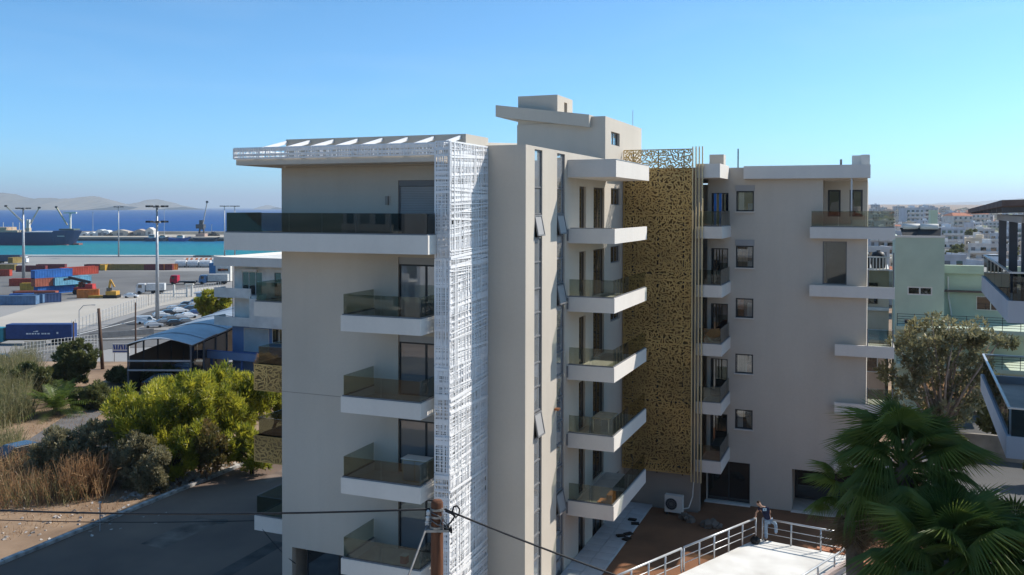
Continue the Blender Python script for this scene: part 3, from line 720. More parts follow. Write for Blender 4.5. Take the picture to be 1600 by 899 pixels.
# ---- white roof terrace with its steel railing
ter = [(-4.48, 39.62), (-.60, 38.98), (-1.62, 36.55), (-4.2, 30.0), (-9.6, 27.5), (-9.0, 30.0), (-6.87, 34.55)]
TER = thing('roof_terrace', 'low annex with a bright white flat roof and grey tube railing below the building', 'annex', (-4, 35, 0))
roofw = mat('white_roof_coating', (.80, .79, .75), .8, .05, .7, bump=.2, bscale=12, col2=(.55, .53, .49), detail=10)
MB().prism(ter, 'z', 2.35, 2.6).build('roof_slab', roofw, TER)
MB().prism([(x + (-4 - x) * .05, y + (35 - y) * .05) for x, y in ter], 'z', 0, 2.349).build('wall', offwhite, TER)
def railing(parent, a, b, n, z0, h=.95, rails=(.32, .60), end=True, rad=.035):
    a = Vector((*a, z0)); b = Vector((*b, z0))
    MB().tube([a + Vector((0, 0, h)), b + Vector((0, 0, h))], rad * 1.25).build('handrail', steel, parent, True)
    for rz in rails: MB().tube([a + Vector((0, 0, rz)), b + Vector((0, 0, rz))], .016, 6).build('rail', steel, parent, True)
    for i in range(n + (1 if end else 0)):
        p = a.lerp(b, i / n); MB().tube([p, p + Vector((0, 0, h))], rad, 8).build('post', steel, parent, True)
railing(TER, (-4.52, 39.42), (-6.75, 34.95), 5, 2.6); railing(TER, (-6.82, 34.80), (-9.0, 30.2), 5, 2.6)
railing(TER, (-4.25, 39.52), (-.66, 38.92), 3, 2.6)
pink = mat('pink_render', (.52, .42, .38), .9, .1, 1)
MB().hexa([(-.66, 38.75, 2.601), (-.50, 38.75, 2.601), (-4.0, 30.0, 2.601), (-4.2, 30.0, 2.601), (-.66, 38.75, 2.75), (-.50, 38.75, 2.75), (-4.0, 30.0, 2.75), (-4.2, 30.0, 2.75)]).build('upstand', pink, TER)
railing(TER, (-.70, 38.6), (-4.0, 30.6), 6, 2.75, h=.45, rails=(.2,))
# things lying on the terrace: tool bag, a coil of bars
tb_ = thing('tool_bag', 'dark tool bag lying on the white terrace by the worker', 'bag', ground_at(1180, 849, 2.6))
MB().lathe(tb_.location, [(.16, 0), (.22, .08), (.2, .2), (.1, .27)], 10).build('body', black_bag, tb_, True)
MB().tube([tb_.location + Vector((-.15, 0, .22)), tb_.location + Vector((0, 0, .36)), tb_.location + Vector((.15, 0, .22))], .018, 6).build('handle', black_bag, tb_)

def clump_mesh(name, n, ext, size, seed, flat=.6):
    """loose heap of angular lumps"""
    r = random.Random(seed); mb = MB()
    for i in range(n):
        while True:
            u, v = r.uniform(-1, 1), r.uniform(-1, 1)
            if u * u + v * v < 1: break
        h = (1 - (u * u + v * v)) * ext[2]
        sz = size * r.uniform(.4, 1.3)
        mb.obox((u * ext[0], v * ext[1], h * r.uniform(.3, 1)), (sz, sz * r.uniform(.6, 1), sz * r.uniform(.4, .8)), r.uniform(0, 3), r.uniform(-.6, .6), r.uniform(-.6, .6))
    return mb
rb = clump_mesh('rubble', 170, (2.3, .8, 1.75), .42, 4); me = rb.mesh('brick_rubble')
tag(link_mesh('brick_rubble', me, mat('brick_rubble', (.46, .20, .11), .95, .3, 3, bump=.6), None, (-1.6, 41.2, .35)), 'heap of orange broken brick and earth behind the terrace railing', 'rubble', kind='stuff')
for i, (x, y, w) in enumerate(((1110, 822, .5), (1072, 812, .4), (1128, 776, .3))):
    p = ground_at(x, y, .45); mb = clump_mesh('c', 14, (w, w * .6, .3), .28, 20 + i)
    tag(link_mesh('debris_pile', mb.mesh('debris_pile'), mat('grey_debris', (.16, .14, .12), .9), None, p), ['dark pile of offcuts on the red courtyard soil', 'second small pile of offcuts near the air conditioner', 'small heap of debris beside the patio door'][i], 'debris', kind='stuff')
# outdoor air-conditioning unit
p = Vector((-9.75, 47.7, .42)); AC = thing('air_conditioner', 'white outdoor air conditioning unit standing on the courtyard soil', 'air conditioner', p)
x, y, z = p
part('casing', white, AC, (x - .48, x + .48, y - .18, y + .20, z + .12, z + 1.02)); part('foot', frame_dark, AC, (x - .4, x - .3, y - .2, y + .2, z, z + .12)); part('foot', frame_dark, AC, (x + .3, x + .4, y - .2, y + .2, z, z + .12))
mb = MB()
for i in range(16):
    a = 2 * math.pi * i / 16; mb.bar((x - .12, y - .20, z + .57), (x - .12 + .30 * math.cos(a), y - .20, z + .57 + .30 * math.sin(a)), .012)
for rr in (.1, .2, .31): mb.tube([(x - .12 + rr * math.cos(k * .3927), y - .20, z + .57 + rr * math.sin(k * .3927)) for k in range(17)], .012, 5)
mb.build('fan_grille', frame_grey, AC)
MB().tube([(x - .12, y - .185, z + .57), (x - .12, y - .181, z + .57)], .30, 20).build('fan_opening', frame_dark, AC)
MB().tube([(x + .5, y + .1, z + .3), (x + .75, y + .2, z + .35), (x + .9, y + .45, z + .9), (x + .9, y + .8, z + 1.6)], .03, 6).build('pipe', white, AC)

# ---- worker climbing at the corner of the railing
skin_m = mat('skin', (.42, .25, .17), .6, .05, 8); navy = mat('navy_shirt', (.018, .022, .05), .9, .2, 12); jeans = mat('pale_jeans', (.27, .36, .46), .9, .2, 9); hair_m = mat('brown_hair', (.06, .035, .02), .8, .2, 30)
PB = ground_at(1197, 846, 2.6); PER = thing('person', 'worker in navy printed shirt and pale jeans leaning on the railing corner', 'person', PB)
def pj(a, dep, z): return VR * a + VD * dep + Vector((0, 0, z))
def skinned(name, pts, edges, rad, m, parent, root=0, sub=2):
    me = bpy.data.meshes.new(name); me.from_pydata([tuple(p) for p in pts], edges, []); o = link_mesh(name, me, m, parent)
    md = o.modifiers.new('skin', 'SKIN'); md.use_smooth_shade = True
    if not me.skin_vertices: return o
    for i, d in enumerate(me.skin_vertices[0].data):
        d.radius = rad[i] if isinstance(rad[i], tuple) else (rad[i], rad[i]); d.use_root = (i == root)
    sb = o.modifiers.new('sub', 'SUBSURF'); sb.levels = sub; sb.render_levels = sub
    return o
J = dict(pel=pj(.09, 0, .94), spine=pj(.02, .02, 1.14), chest=pj(-.08, .05, 1.34), neck=pj(-.19, .08, 1.47), head=pj(-.30, .12, 1.575), crown=pj(-.34, .14, 1.68),
         ls=pj(-.25, .12, 1.385), le=pj(-.38, .20, 1.16), lw=pj(-.44, .10, .99), lh=pj(-.47, .06, .965),
         rs=pj(.09, .02, 1.41), re=pj(.20, .10, 1.20), rw=pj(.12, .28, 1.06), rh=pj(.08, .33, 1.03),
         lhip=pj(.02, .02, .90), lk=pj(.0, .04, .50), la=pj(.0, 0, .10), lt=pj(-.03, .14, .05),
         rhip=pj(.17, -.02, .90), rk=pj(.42, .05, .74), ra=pj(.43, .02, .32), rt=pj(.42, .15, .25))
def sk(name, chain, rads, m, parent):
    names = []; edges = []
    for c in chain:
        for i, n in enumerate(c):
            if n not in names: names.append(n)
            if i: edges.append((names.index(c[i - 1]), names.index(n)))
    return skinned(name, [J[n] for n in names], edges, [rads[n] for n in names], m, parent, 0)
body = sk('body', [['pel', 'spine', 'chest', 'neck', 'head', 'crown'], ['chest', 'ls', 'le', 'lw', 'lh'], ['chest', 'rs', 're', 'rw', 'rh'], ['pel', 'lhip', 'lk', 'la', 'lt'], ['pel', 'rhip', 'rk', 'ra', 'rt']],
   dict(pel=.13, spine=.12, chest=.14, neck=.055, head=.098, crown=.075, ls=.06, le=.043, lw=.03, lh=.035, rs=.06, re=.043, rw=.03, rh=.035, lhip=.085, lk=.06, la=.04, lt=.035, rhip=.085, rk=.06, ra=.04, rt=.035), skin_m, PER)
sk('shirt', [['pel', 'spine', 'chest', 'neck2'], ['chest', 'ls', 'le2'], ['chest', 'rs', 're2']][:1] if False else [['spine', 'pel'], ['spine', 'chest'], ['chest', 'nb'], ['chest', 'ls', 'lm'], ['chest', 'rs', 'rm']],
   dict(pel=.145, spine=.145, chest=.170, nb=.085, ls=.09, rs=.09, lm=.062, rm=.062), navy, PER) if not J.update(lm=J['ls'].lerp(J['le'], .5), rm=J['rs'].lerp(J['re'], .5), nb=J['chest'].lerp(J['neck'], .72)) else None
sk('jeans', [['pel', 'lhip', 'lk', 'la'], ['pel', 'rhip', 'rk', 'ra']], dict(pel=.138, lhip=.105, lk=.078, la=.07, rhip=.105, rk=.078, ra=.07), jeans, PER)
sk('hair', [['hc', 'crown2']], dict(hc=.10, crown2=.085), hair_m, PER) if not J.update(hc=J['head'] + pj(.02, -.02, .035), crown2=J['crown'] + pj(.0, -.02, .03)) else None
for nm, a, t in (('l', 'la', 'lt'), ('r', 'ra', 'rt')):
    J[nm + 's1'] = J[a] + pj(0, -.04, -.05); J[nm + 's2'] = J[t]; sk('shoe', [[nm + 's1', nm + 's2']], {nm + 's1': .055, nm + 's2': .045}, black_bag, PER)
for side, h, w in ((0, 'lh', 'lw'), (1, 'rh', 'rw')):
    d = (J[h] - J[w]).normalized(); sd = d.cross(Vector((0, 0, 1))).normalized()
    for k in range(4):
        b0 = J[h] + sd * (.028 * (k - 1.5)); mb = MB().tube([b0, b0 + d * .04 + Vector((0, 0, -.01)), b0 + d * (.06 + .008 * (1.5 - abs(k - 1.5))) + Vector((0, 0, -.045))], [.010, .009, .007], 6)
        o = link_mesh('finger', mb.mesh('finger'), skin_m, body)
    mb = MB().tube([J[w] + sd * .03, J[w] + sd * .055 + d * .03, J[w] + sd * .05 + d * .06], [.012, .011, .008], 6); link_mesh('thumb', mb.mesh('thumb'), skin_m, body)
printm = mat('pale_shirt_print', (.35, .5, .62), .9, .1, 20)
mb = MB(); c = J['chest'] + pj(-.02, -.168, .05)
for (u, v, w, h) in ((0, .05, .16, .035), (-.05, 0, .05, .06), (.05, 0, .05, .06), (0, -.03, .16, .025)): mb.obox(c + pj(u, 0, v), (w, .012, h), YAW)
link_mesh('shirt_print', mb.mesh('shirt_print'), printm, PER)

# ---- grey balconied house at the right edge
RBH = thing('grey_house', 'grey rendered house with dark glass balconies and roof pergola at the right edge', 'house', (2.9, 23.1, 0), R(-2.2))
grey_wall = mat('grey_blue_render', (.43, .44, .47), .85, .05, .6, bump=.1, bscale=30); dark_beam = mat('dark_painted_timber', (.10, .105, .12), .6, .1, 2); roof_br = mat('brown_roof_deck', (.16, .115, .10), .8, .2, 2)
part('wall', grey_wall, RBH, (1.9, 9, -.2, 12, 0, 14.4))
for z in (14.3, 11.2):
    b = MB().box(0.004, 1.9, .004, 8.4, z, z + .25).box(0, .14, 0, 8.4, z - .003, z + .5).box(.14, 9, 0, .14, z - .003, z + .5).box(.14, 1.9, 8.26, 8.4, z - .003, z + .5).box(1.9, 9, .14, 1.5, z + .02, z + .25).build('balcony', grey_wall, RBH)
    gt = .62
    for i in range(4): part('glass_panel', glass_dark, b, (.05, .07, .2 + i * 2.02, 2.18 + i * 2.02, z + .5, z + .5 + gt))
    for i in range(4): part('glass_panel', glass_dark, b, (.1 + i * 2, 2.06 + i * 2, .05, .07, z + .5, z + .5 + gt))
    part('handrail', steel, b, (.03, .09, .03, 8.3, z + .5 + gt, z + .54 + gt), (.09, 9, .03, .09, z + .5 + gt, z + .54 + gt), (.09, 1.9, 8.24, 8.3, z + .5 + gt, z + .54 + gt))
    part('floor', tile_beige, b, (.15, 1.89, .15, 8.25, z + .251, z + .28))
    window('x', 1.86, 1.0, 3.4, z + .3, z + 2.3, mull=1, parent=RBH, name='balcony_door'); window('x', 1.86, 4.4, 6.6, z + .3, z + 2.3, mull=1, parent=RBH, name='balcony_door')
for y in (8.2, 5.0, 1.9): part('pergola_post', dark_beam, RBH, (.45, .65, y - .1, y + .1, 14.55, 16.55))
part('pergola_beam', grey_wall, RBH, (.42, .68, 1.6, 8.6, 16.551, 16.72)); part('pergola_beam', grey_wall, RBH, (.681, 2.6, 8.1, 8.3, 16.56, 16.71))
part('house_corner', dark_beam, RBH, (1.3, 1.9, 1.2, 1.9, 14.55, 16.55))
rf = MB().hexa([(-.3, -2, 16.95), (2.6, -2, 17.05), (2.6, 10.2, 16.9), (-.3, 10.2, 16.75), (-.3, -2, 17.08), (2.6, -2, 17.18), (2.6, 10.2, 17.03), (-.3, 10.2, 16.88)]).build('roof', roof_br, RBH)
for i in range(9): MB().bar((-.28, -1.8 + i * 1.35, 16.88 - i * .012), (2.5, -1.8 + i * 1.35, 16.98 - i * .012), .08, .10).build('rafter', dark_beam, rf)
p0 = Vector((1.4, 3.4, 11.48))
ch = thing('patio_table', 'dark patio table on the lower grey balcony at the right edge', 'table', RBH.matrix_world @ p0 if False else (2.9 + 1.2, 23.1 + 3.0, 11.49))
part('top', dark_beam, ch, (3.75, 4.45, 25.75, 26.6, 12.16, 12.2))
for sx in (3.8, 4.4):
    for sy in (25.8, 26.55): part('leg', dark_beam, ch, (sx - .025, sx + .025, sy - .025, sy + .025, 11.49, 12.16))
# ================================================================ left: street, neighbour house, car shelter, poles and cables
def gz(p):  # ground height below a world point
    s, t = p.x * VR.x + p.y * VR.y, p.x * VD.x + p.y * VD.y
    return zground(s, t)
sheet('street', [(-39.75, 10), (-25.6, 10), (-25.6, 66), (-39.75, 66)], -.80, street_asphalt)
rq = random.Random(8)
for k, (x, y, w_, l_) in enumerate(((-35.5, 36, 1.6, 4.5), (-31.0, 42, 1.1, 7.0), (-36.8, 47, 1.2, 3.0), (-29.3, 34, .9, 5.0), (-33.2, 52, 2.2, 3.4))):
    sheet('road_patch', [(x, y), (x + w_, y + rq.uniform(-.2, .2)), (x + w_ + rq.uniform(-.1, .1), y + l_), (x, y + l_ + rq.uniform(-.2, .2))], -.795, mat('road_patch_tar' if k % 2 else 'road_patch_pale', (.095, .078, .068) if k % 2 else (.165, .125, .10), .9, .3, .9))
manhole = MB().lathe((-33.8, 40.3, -.799), [(.36, 0), (.36, .012), (.30, .016)], 18).build('manhole_cover', mat('cast_iron', (.06, .055, .05), .6, .2, 8)); tag(manhole, kind='structure')
sheet('pavement', [(-25.6, 10), (-23.4, 10), (-23.4, 60), (-25.6, 60)], -.66, kerb_m, .15)
sheet('forecourt', [(-23.4, -26), (-12.9, -26), (-12.9, 34), (-23.4, 34)], -.5, mat('pale_screed', (.50, .48, .44), .9, .15, .3), .3)  # out of view; kept pale to bounce sunlight onto the shaded fronts
sheet('bounce_paving', [(-12.89, -26), (26, -26), (26, 26), (-12.89, 26)], -.1, MATS['pale_screed'], .3)  # unseen pale paving added to bounce sunlight onto the building
kb = tag(part('kerb', kerb_m, None, (-40.02, -39.76, 12, 65.5, -.95, -.78)), kind='structure')
ks = None; rk = random.Random(2)
kerb_st = mat('kerb_stone', (.36, .35, .34), .85, .3, 1.8, bump=.4, objvar=.25)
for i in range(44):
    if ks is None: ks = MB().box(-.14, .14, -.58, .58, 0, .16).mesh('kerb_stone')
    link_mesh('kerb_stone', ks, kerb_st, kb, (-39.89 + rk.uniform(-.015, .015), 13 + i * 1.19, -.779 + rk.uniform(-.012, .012)))
lane_pts = pxs(-.80, (5, 712), (40, 690), (110, 645), (160, 612), (215, 583), (262, 566), (300, 575), (235, 602), (190, 625), (140, 660), (75, 705), (40, 735))
sheet('dirt_lane', lane_pts, -.80, mat('lane_tarmac', (.16, .15, .145), .95, .2, .3, bump=.3))
sp = thing('sign_post', 'thin grey sign post standing on the kerb of the street', 'post', (-38.95, 36.6, -.8))
MB().tube([sp.location, sp.location + Vector((0, 0, 1.55))], .035).build('pole', steel, sp); MB().obox(sp.location + Vector((0, 0, 1.57)), (.12, .12, .06)).build('cap', steel, sp)

# ---- white neighbour house
NB = thing('neighbour_house', 'white flat roofed house with deep balconies and blue ground floor behind the trees', 'house', (-60, 75, 0))
blue_w = mat('blue_painted_wall', (.16, .25, .42), .85, .08, .6); blue_d = mat('blue_paint_deep', (.06, .13, .32), .7, .08, 1)
xa, xb, ya = -62.1, -50, 73.0
part('roof', offwhite, NB, (xa, -53.6, ya, 86.5, 11.15, 11.62)); part('roof_edge', white, NB, (xa - .05, -53.55, ya - .05, ya + .2, 10.95, 11.85), (-53.75, -53.5, ya + .2, 86.5, 10.95, 11.85), (xa - .05, xa + .15, ya + .2, 86.5, 10.95, 11.85))
MB().wall('y', ya + 1.6, ya + 1.85, -60.9, -50, 5.2, 11.15, [(-59.9, -57.4, 7.9, 10.3), (-55.9, -55.1, 7.9, 10.3), (-58.0, -56.9, 5.9, 7.6)]).build('wall', offwhite, NB)
part('wall', offwhite, NB, (-60.9, -60.65, ya + 1.86, 86, -1, 11.14))
part('wall', blue_w, NB, (-60.9, -52, ya + 1.3, ya + 1.59, -1, 5.0))
part('gable_roof', offwhite, NB, (-55, -52.5, ya + 3, 82, 11.63, 12.3))
for z, xr in ((7.75, -57.6), (4.9, -55.4)):
    b = part('balcony', offwhite, NB, (xa, xr, ya, ya + 1.6, z, z + .22), (xa - .01, xr, ya - .01, ya + .12, z - .003, z + .98 if z > 6 else z + .9), (xa - .01, xa + .12, ya + .12, ya + 1.59, z - .003, z + .95))
part('balcony', offwhite, NB, (-57.58, -50, ya - .2, ya + 1.6, 4.9, 7.75))
window('y', ya + 1.65, -59.9, -57.4, 7.9, 10.3, mull=2, parent=NB, name='patio_door', frame=offwhite, pane=pane_dark); window('y', ya + 1.65, -55.9, -55.1, 7.9, 10.3, parent=NB, name='door', frame=door_brown)
window('y', ya + 1.65, -58.0, -56.9, 5.9, 7.6, parent=NB, name='door', frame=door_brown, pane=mat('brown_panel', (.10, .055, .05), .6, .1, 2))
window('y', ya + 1.22, -59.4, -56.3, 2.2, 4.6, mull=0, parent=NB, frame=white, pane=mat('pale_blind', (.42, .47, .47), .7, .05, 2)); window('y', ya + 1.22, -55.9, -54.2, 3.2, 4.7, mull=1, parent=NB, frame=white)
part('awning_box', white, NB, (-59.6, -57.8, ya + 1.2, ya + 1.59, 10.35, 10.6))
b = part('terrace', blue_w, NB, (-62.0, -54.0, ya - 1.2, ya + 1.29, 1.7, 2.0), (-62.02, -54, ya - 1.22, ya - 1.05, 1.69, 2.45)); part('parapet_cap', blue_d, b, (-62.03, -53.9, ya - 1.25, ya - 1.0, 2.451, 2.52))
for i in range(5): part('terrace_column', blue_d, NB, (-61.8 + i * 1.9, -61.6 + i * 1.9, ya - 1.0, ya - .8, -1, 1.69))
for i in range(12): part('shutter_slat', blue_w, NB, (-54.1, -52.6, ya + 1.05, ya + 1.12, 2.4 + i * .09, 2.46 + i * .09))
MB().tube([(-60.98, ya + 1.5, 5), (-60.98, ya + 1.5, 11)], .05).build('downpipe', frame_grey, NB)

# ---- car shelter with arched metal roof, set along the line of the drone's view
def M_st(pts): return [W(*p) for p in pts]
SH = thing('car_shelter', 'long car shelter with pale arched metal roof and dark posts beside the white house', 'shelter', W(-33.6, 95, -.9))
metal_bl = mat('pale_blue_metal_roof', (.36, .40, .44), .45, .12, .5, metal=.3)
def arch(t0, t1, rise, lift):
    mb = MB(); n = 10; k = len(mb.v)
    for t, dz in ((t0, 0), (t1, 0)):
        for i in range(n + 1):
            u = i / n; s = -36.9 + 6.4 * u
            mb.v.append(tuple(W(s, t, 3.75 + lift + rise * math.sin(math.pi * u))))
    for i in range(n): mb.f.append((i, i + 1, n + 2 + i, n + 1 + i))
    return mb
for i in range(9):
    t0 = 85 + i * 3.6; o = arch(t0, t0 + 3.72, .62, .07 * (i % 2)).build('roof_sheet', metal_bl, SH); md = o.modifiers.new('t', 'SOLIDIFY'); md.thickness = .05
for i in range(9):
    for s in (-36.7, -30.7):
        p = W(s, 85.2 + i * 3.6, 0); MB().tube([(p.x, p.y, -1), (p.x, p.y, 3.72)], .09, 6).build('post', dark_beam, SH)
for s in (-36.7, -30.7): MB().bar(W(s, 85, 3.66), W(s, 117, 3.66), .12, .2).build('beam', dark_beam, SH)
for z in (2.2, 1.3): MB().bar(W(-36.7, 85.1, z), W(-30.7, 85.1, z), .08, .16).build('front_rail', metal_bl, SH)
for i in range(8):
    a, b2 = W(-30.72, 85.4 + i * 3.6, .2), W(-30.72, 88.6 + i * 3.6, .2); MB().quad(a, b2, b2 + Vector((0, 0, 3.2)), a + Vector((0, 0, 3.2))).build('side_dark_panel', frame_dark if i % 3 else glass_dark, SH)  # opaque dark panels among the glass stand in for shade inside
MB().quad(W(-36.7, 104, -.9), W(-30.8, 104, -.9), W(-30.8, 104, 3.5), W(-36.7, 104, 3.5)).build('shade_back_sheet', frame_dark, SH); MB().quad(W(-36.72, 85.5, -.9), W(-36.72, 104, -.9), W(-36.72, 104, 2.6), W(-36.72, 85.5, 2.6)).build('shade_side_sheet', frame_dark, SH)  # dark sheets added as the shade under the shelter roof
sheet('shelter_floor', M_st([(-38.5, 82, 0), (-29, 82, 0), (-29, 97, 0), (-38.5, 97, 0)]), -.80, asphalt)

# ---- poles
wood = mat('weathered_pole', (.10, .062, .045), .9, .25, 3, stretch=(1, 1, .15)); wood_red = mat('rusty_creosote_wood', (.155, .062, .03), .85, .35, 5, stretch=(1, 1, .12), bump=.4, bscale=25)
def wpole(p, h, r0, label, lean=0.0, arm=False):
    o = thing('utility_pole', label, 'pole', p); q = Vector(p)
    MB().tube([q, q + VR * lean * .5 + Vector((0, 0, h / 2)), q + VR * lean + Vector((0, 0, h))], [r0, r0 * .9, r0 * .75], 8).build('pole', wood, o, True)
    MB().obox(q + VR * lean + Vector((0, 0, h - .4)), (.9 if arm else .3, .1, .1), YAW).build('crossarm', wood, o)
    return o
p = ground_at(161, 582, -1.2); wpole((p.x, p.y, -1.6), 7.4, .20, 'brown wooden pole leaning slightly beside the car shelter', -.45)
p = ground_at(212, 540, ZP + 3); wpole((p.x, p.y, gz(p) - .2), 11.0, .17, 'brown wooden pole behind the car shelter roof', 0)
p = ground_at(115, 545, ZP + 2); wpole((p.x, p.y, gz(p)), 7.0, .16, 'short dark pole above the shrub by the white fence', 0)

# near pole with its fittings
PL = Vector((-7.63, 15.16, 0)); UP = thing('utility_pole', 'rusty brown timber power pole in the foreground with insulators and cable clamps', 'pole', PL)
topz = 11.33
MB().tube([PL, PL + Vector((0, 0, 6)), PL + Vector((0, 0, topz - .05)), PL + Vector((0, 0, topz))], [.16, .135, .118, .09], 14).build('pole', wood_red, UP, True)
def PP(a, dep, z): return PL + VR * a + VD * dep + Vector((0, 0, topz + z))
band = mat('zinc_band', (.32, .32, .31), .5, .15, 8, metal=.7)
for z in (-.16, -.30, -.50): MB().tube([PP(0, 0, z - .02), PP(0, 0, z + .02)], .137, 14).build('clamp_band', band, UP)
MB().obox(PP(0, -.10, -.55), (.46, .06, .045), YAW).build('bracket', band, UP)
porc = mat('porcelain', (.55, .55, .53), .3, .1, 5, spec=.6)
for i, (a, z) in enumerate(((-.16, -.20), (-.17, -.31), (-.18, -.40))):
    c = PP(a, -.10, z); mb = MB().lathe(c, [(.012, -.05), (.045, -.04), (.03, -.01), (.045, .01), (.028, .035), (.01, .05)], 10); mb.build('insulator', porc, UP, True)
    MB().tube([PP(-.1, -.06, z), c], .012, 6).build('insulator_pin', band, UP)
for i, a in enumerate((.16, .22, .27)):
    c = PP(a, -.08, -.50 - .02 * i); MB().tube([c + Vector((0, 0, .06)), c, c + Vector((.01, 0, -.06))], [.02, .032, .02], 8).build('cable_connector', mat('black_rubber', (.015, .015, .016), .6, .1, 5), UP, True)
cable = mat('black_cable', (.02, .02, .022), .6, .1, 5); cable_g = mat('grey_bundled_cable', (.16, .16, .16), .6, .15, 12)
for pts in ([PP(-.1, -.1, -.2), PP(.05, -.14, -.26), PP(.12, -.12, -.40), PP(.2, -.1, -.46)], [PP(-.14, -.1, -.32), PP(.02, -.15, -.42), PP(.14, -.12, -.44)], [PP(.1, -.1, -.2), PP(.14, -.12, -.36), PP(.24, -.1, -.46)], [PP(.09, -.05, -.1), PP(.11, -.12, -.3), PP(.06, -.14, -.44), PP(.22, -.1, -.5)]):
    MB().tube(pts, .010, 6).build('jumper_wire', cable_g, UP, True)
def span(name, a, b, sag, r, m, label, n=24):
    a, b = Vector(a), Vector(b); pts = []
    for i in range(n + 1):
        u = i / n; p = a.lerp(b, u); p.z -= sag * 4 * u * (1 - u); pts.append(p)
    return tag(MB().tube(pts, r, 6).build(name, m, None, True), label, 'cable')
span('overhead_cable', PP(-.12, 0, -.17), W(-30, 24, 10.6), .75, .020, cable, 'thick black cable running left from the pole over the street')
span('overhead_cable', PP(.14, 0, -.17), W(6.0, 17.5, 8.35), .10, .019, cable, 'black cable dropping right from the pole across the blank wall')
span('overhead_cable', PP(-.16, -.05, -.40), W(-3.2, 10.0, 7.6), .12, .022, cable_g, 'grey bundled cable running down left from the pole towards the viewer')
span('overhead_cable', PP(-.16, 0, -.18), W(-3.0, 27.5, 11.25), .0, .012, cable_g, 'short grey wire from the pole head to the balcony bracket') if False else None
lp = [PP(.16 + .0, -.02, -.20) + VR * x + Vector((0, 0, z)) for x, z in ((.0, 0), (.12, -.05), (.20, -.12), (.26, -.06), (.27, .04), (.22, .10), (.155, .08), (.135, 0), (.18, -.10), (.10, -.22), (.03, -.28))]
tag(MB().tube(lp, .017, 6).build('cable_loop', cable, None, True), 'slack black cable loop hanging at the right of the pole', 'cable')
span('telephone_wire', W(-62, 52, 2.4), (-24.6, 31.65, 3.3), 1.3, .02, cable, 'thin wire crossing the street to the lowest flank balcony')
span('telephone_wire', (-24.6, 31.66, 3.2), (-22.4, 31.28, 1.9), .15, .018, cable, 'thin wire drooping along the corner of the left wing')
# ================================================================ harbour
def hv(name, col, rough=.7, **k): return mat(name, col, rough, **k)
# ---- yards and roads at quay level
yard = [W(-900, 160), W(260, 160), W(260, 503), W(-900, 503)]
tag(sheet('port_yard', yard, ZP, concrete), kind='structure')
sheet('gravel_apron', pxs(ZP + .05, (-60, 512), (0, 496), (60, 478), (130, 468), (200, 463), (290, 452), (345, 447), (345, 462), (240, 480), (150, 505), (110, 520), (20, 528), (-60, 535)), ZP + .05, sand)
sheet('asphalt_apron', pxs(ZP + .04, (-60, 455), (-60, 428), (120, 424), (345, 424), (345, 445), (235, 458), (130, 466), (60, 475)), ZP + .04, asphalt_old)
sheet('access_road', pxs(ZP + .08, (95, 527), (160, 512), (230, 488), (345, 460), (345, 468), (250, 500), (200, 517), (420, 516), (420, 526), (120, 533), (95, 534)), ZP + .09, asphalt)
sheet('port_road', pxs(ZP + .08, (-60, 582), (0, 553), (90, 536), (150, 533), (420, 526), (420, 533), (170, 545), (100, 562), (20, 600)), ZP + .07, asphalt_old)
sheet('car_park', pxs(ZP + .08, (205, 516), (265, 496), (345, 472), (420, 470), (420, 516)), ZP + .11, mat('car_park_surface', (.26, .25, .235), .9, .1, .1))
for a, b_ in (((120, 531), (420, 522)), ((100, 528), (240, 494))):
    p, q = ground_at(*a, ZP + .115), ground_at(*b_, ZP + .115); tag(MB().bar(p, q, .35, .006).build('road_marking', road_line), kind='structure')
tag(MB().hexa([W(-900, 499, -13), W(260, 499, -13), W(260, 505, -13), W(-900, 505, -13), W(-900, 499, ZP + .7), W(260, 499, ZP + .7), W(260, 505, ZP + .7), W(-900, 505, ZP + .7)]).build('quay_edge', mat('quay_concrete', (.62, .60, .55), .9, .1, .05)), kind='structure')
# ---- breakwater
pier_m = mat('pier_concrete', (.46, .41, .33), .9, .15, .02, col2=(.30, .27, .23)); rock = mat('dark_armour_rock', (.07, .065, .06), .95, .3, .1, bump=.6)
tag(MB().hexa([W(-395, 775, -14), W(340, 775, -14), W(340, 830, -14), W(-415, 830, -14), W(-395, 775, -9.3), W(340, 775, -9.3), W(340, 830, -8.6), W(-415, 830, -8.6)]).build('breakwater', pier_m), kind='structure')
tag(MB().hexa([W(-396, 771, -13), W(340, 771, -13), W(340, 774.9, -13), W(-396, 774.9, -13), W(-396, 772, -10.6), W(340, 772, -10.6), W(340, 774.9, -10.6), W(-396, 774.9, -10.6)]).build('breakwater_fender', rock), kind='structure')
tag(MB().hexa([W(-410, 832, -9), W(340, 832, -9), W(340, 842, -9), W(-410, 842, -9), W(-410, 834, -6.0), W(340, 834, -5.2), W(340, 840, -5.2), W(-410, 840, -6.0)]).build('breakwater_parapet', mat('parapet_stone', (.50, .42, .31), .9, .2, .03)), kind='structure')

def at_dep(px, t): return (px - 800) / F_PX * t * 1.0
def vbox(mb, s0, s1, t0, t1, z0, z1): mb.hexa([W(s0, t0, z0), W(s1, t0, z0), W(s1, t1, z0), W(s0, t1, z0), W(s0, t0, z1), W(s1, t0, z1), W(s1, t1, z1), W(s0, t1, z1)]); return mb
def zpx(py, t): return CAM_H - (py - 324.6) * t / F_PX
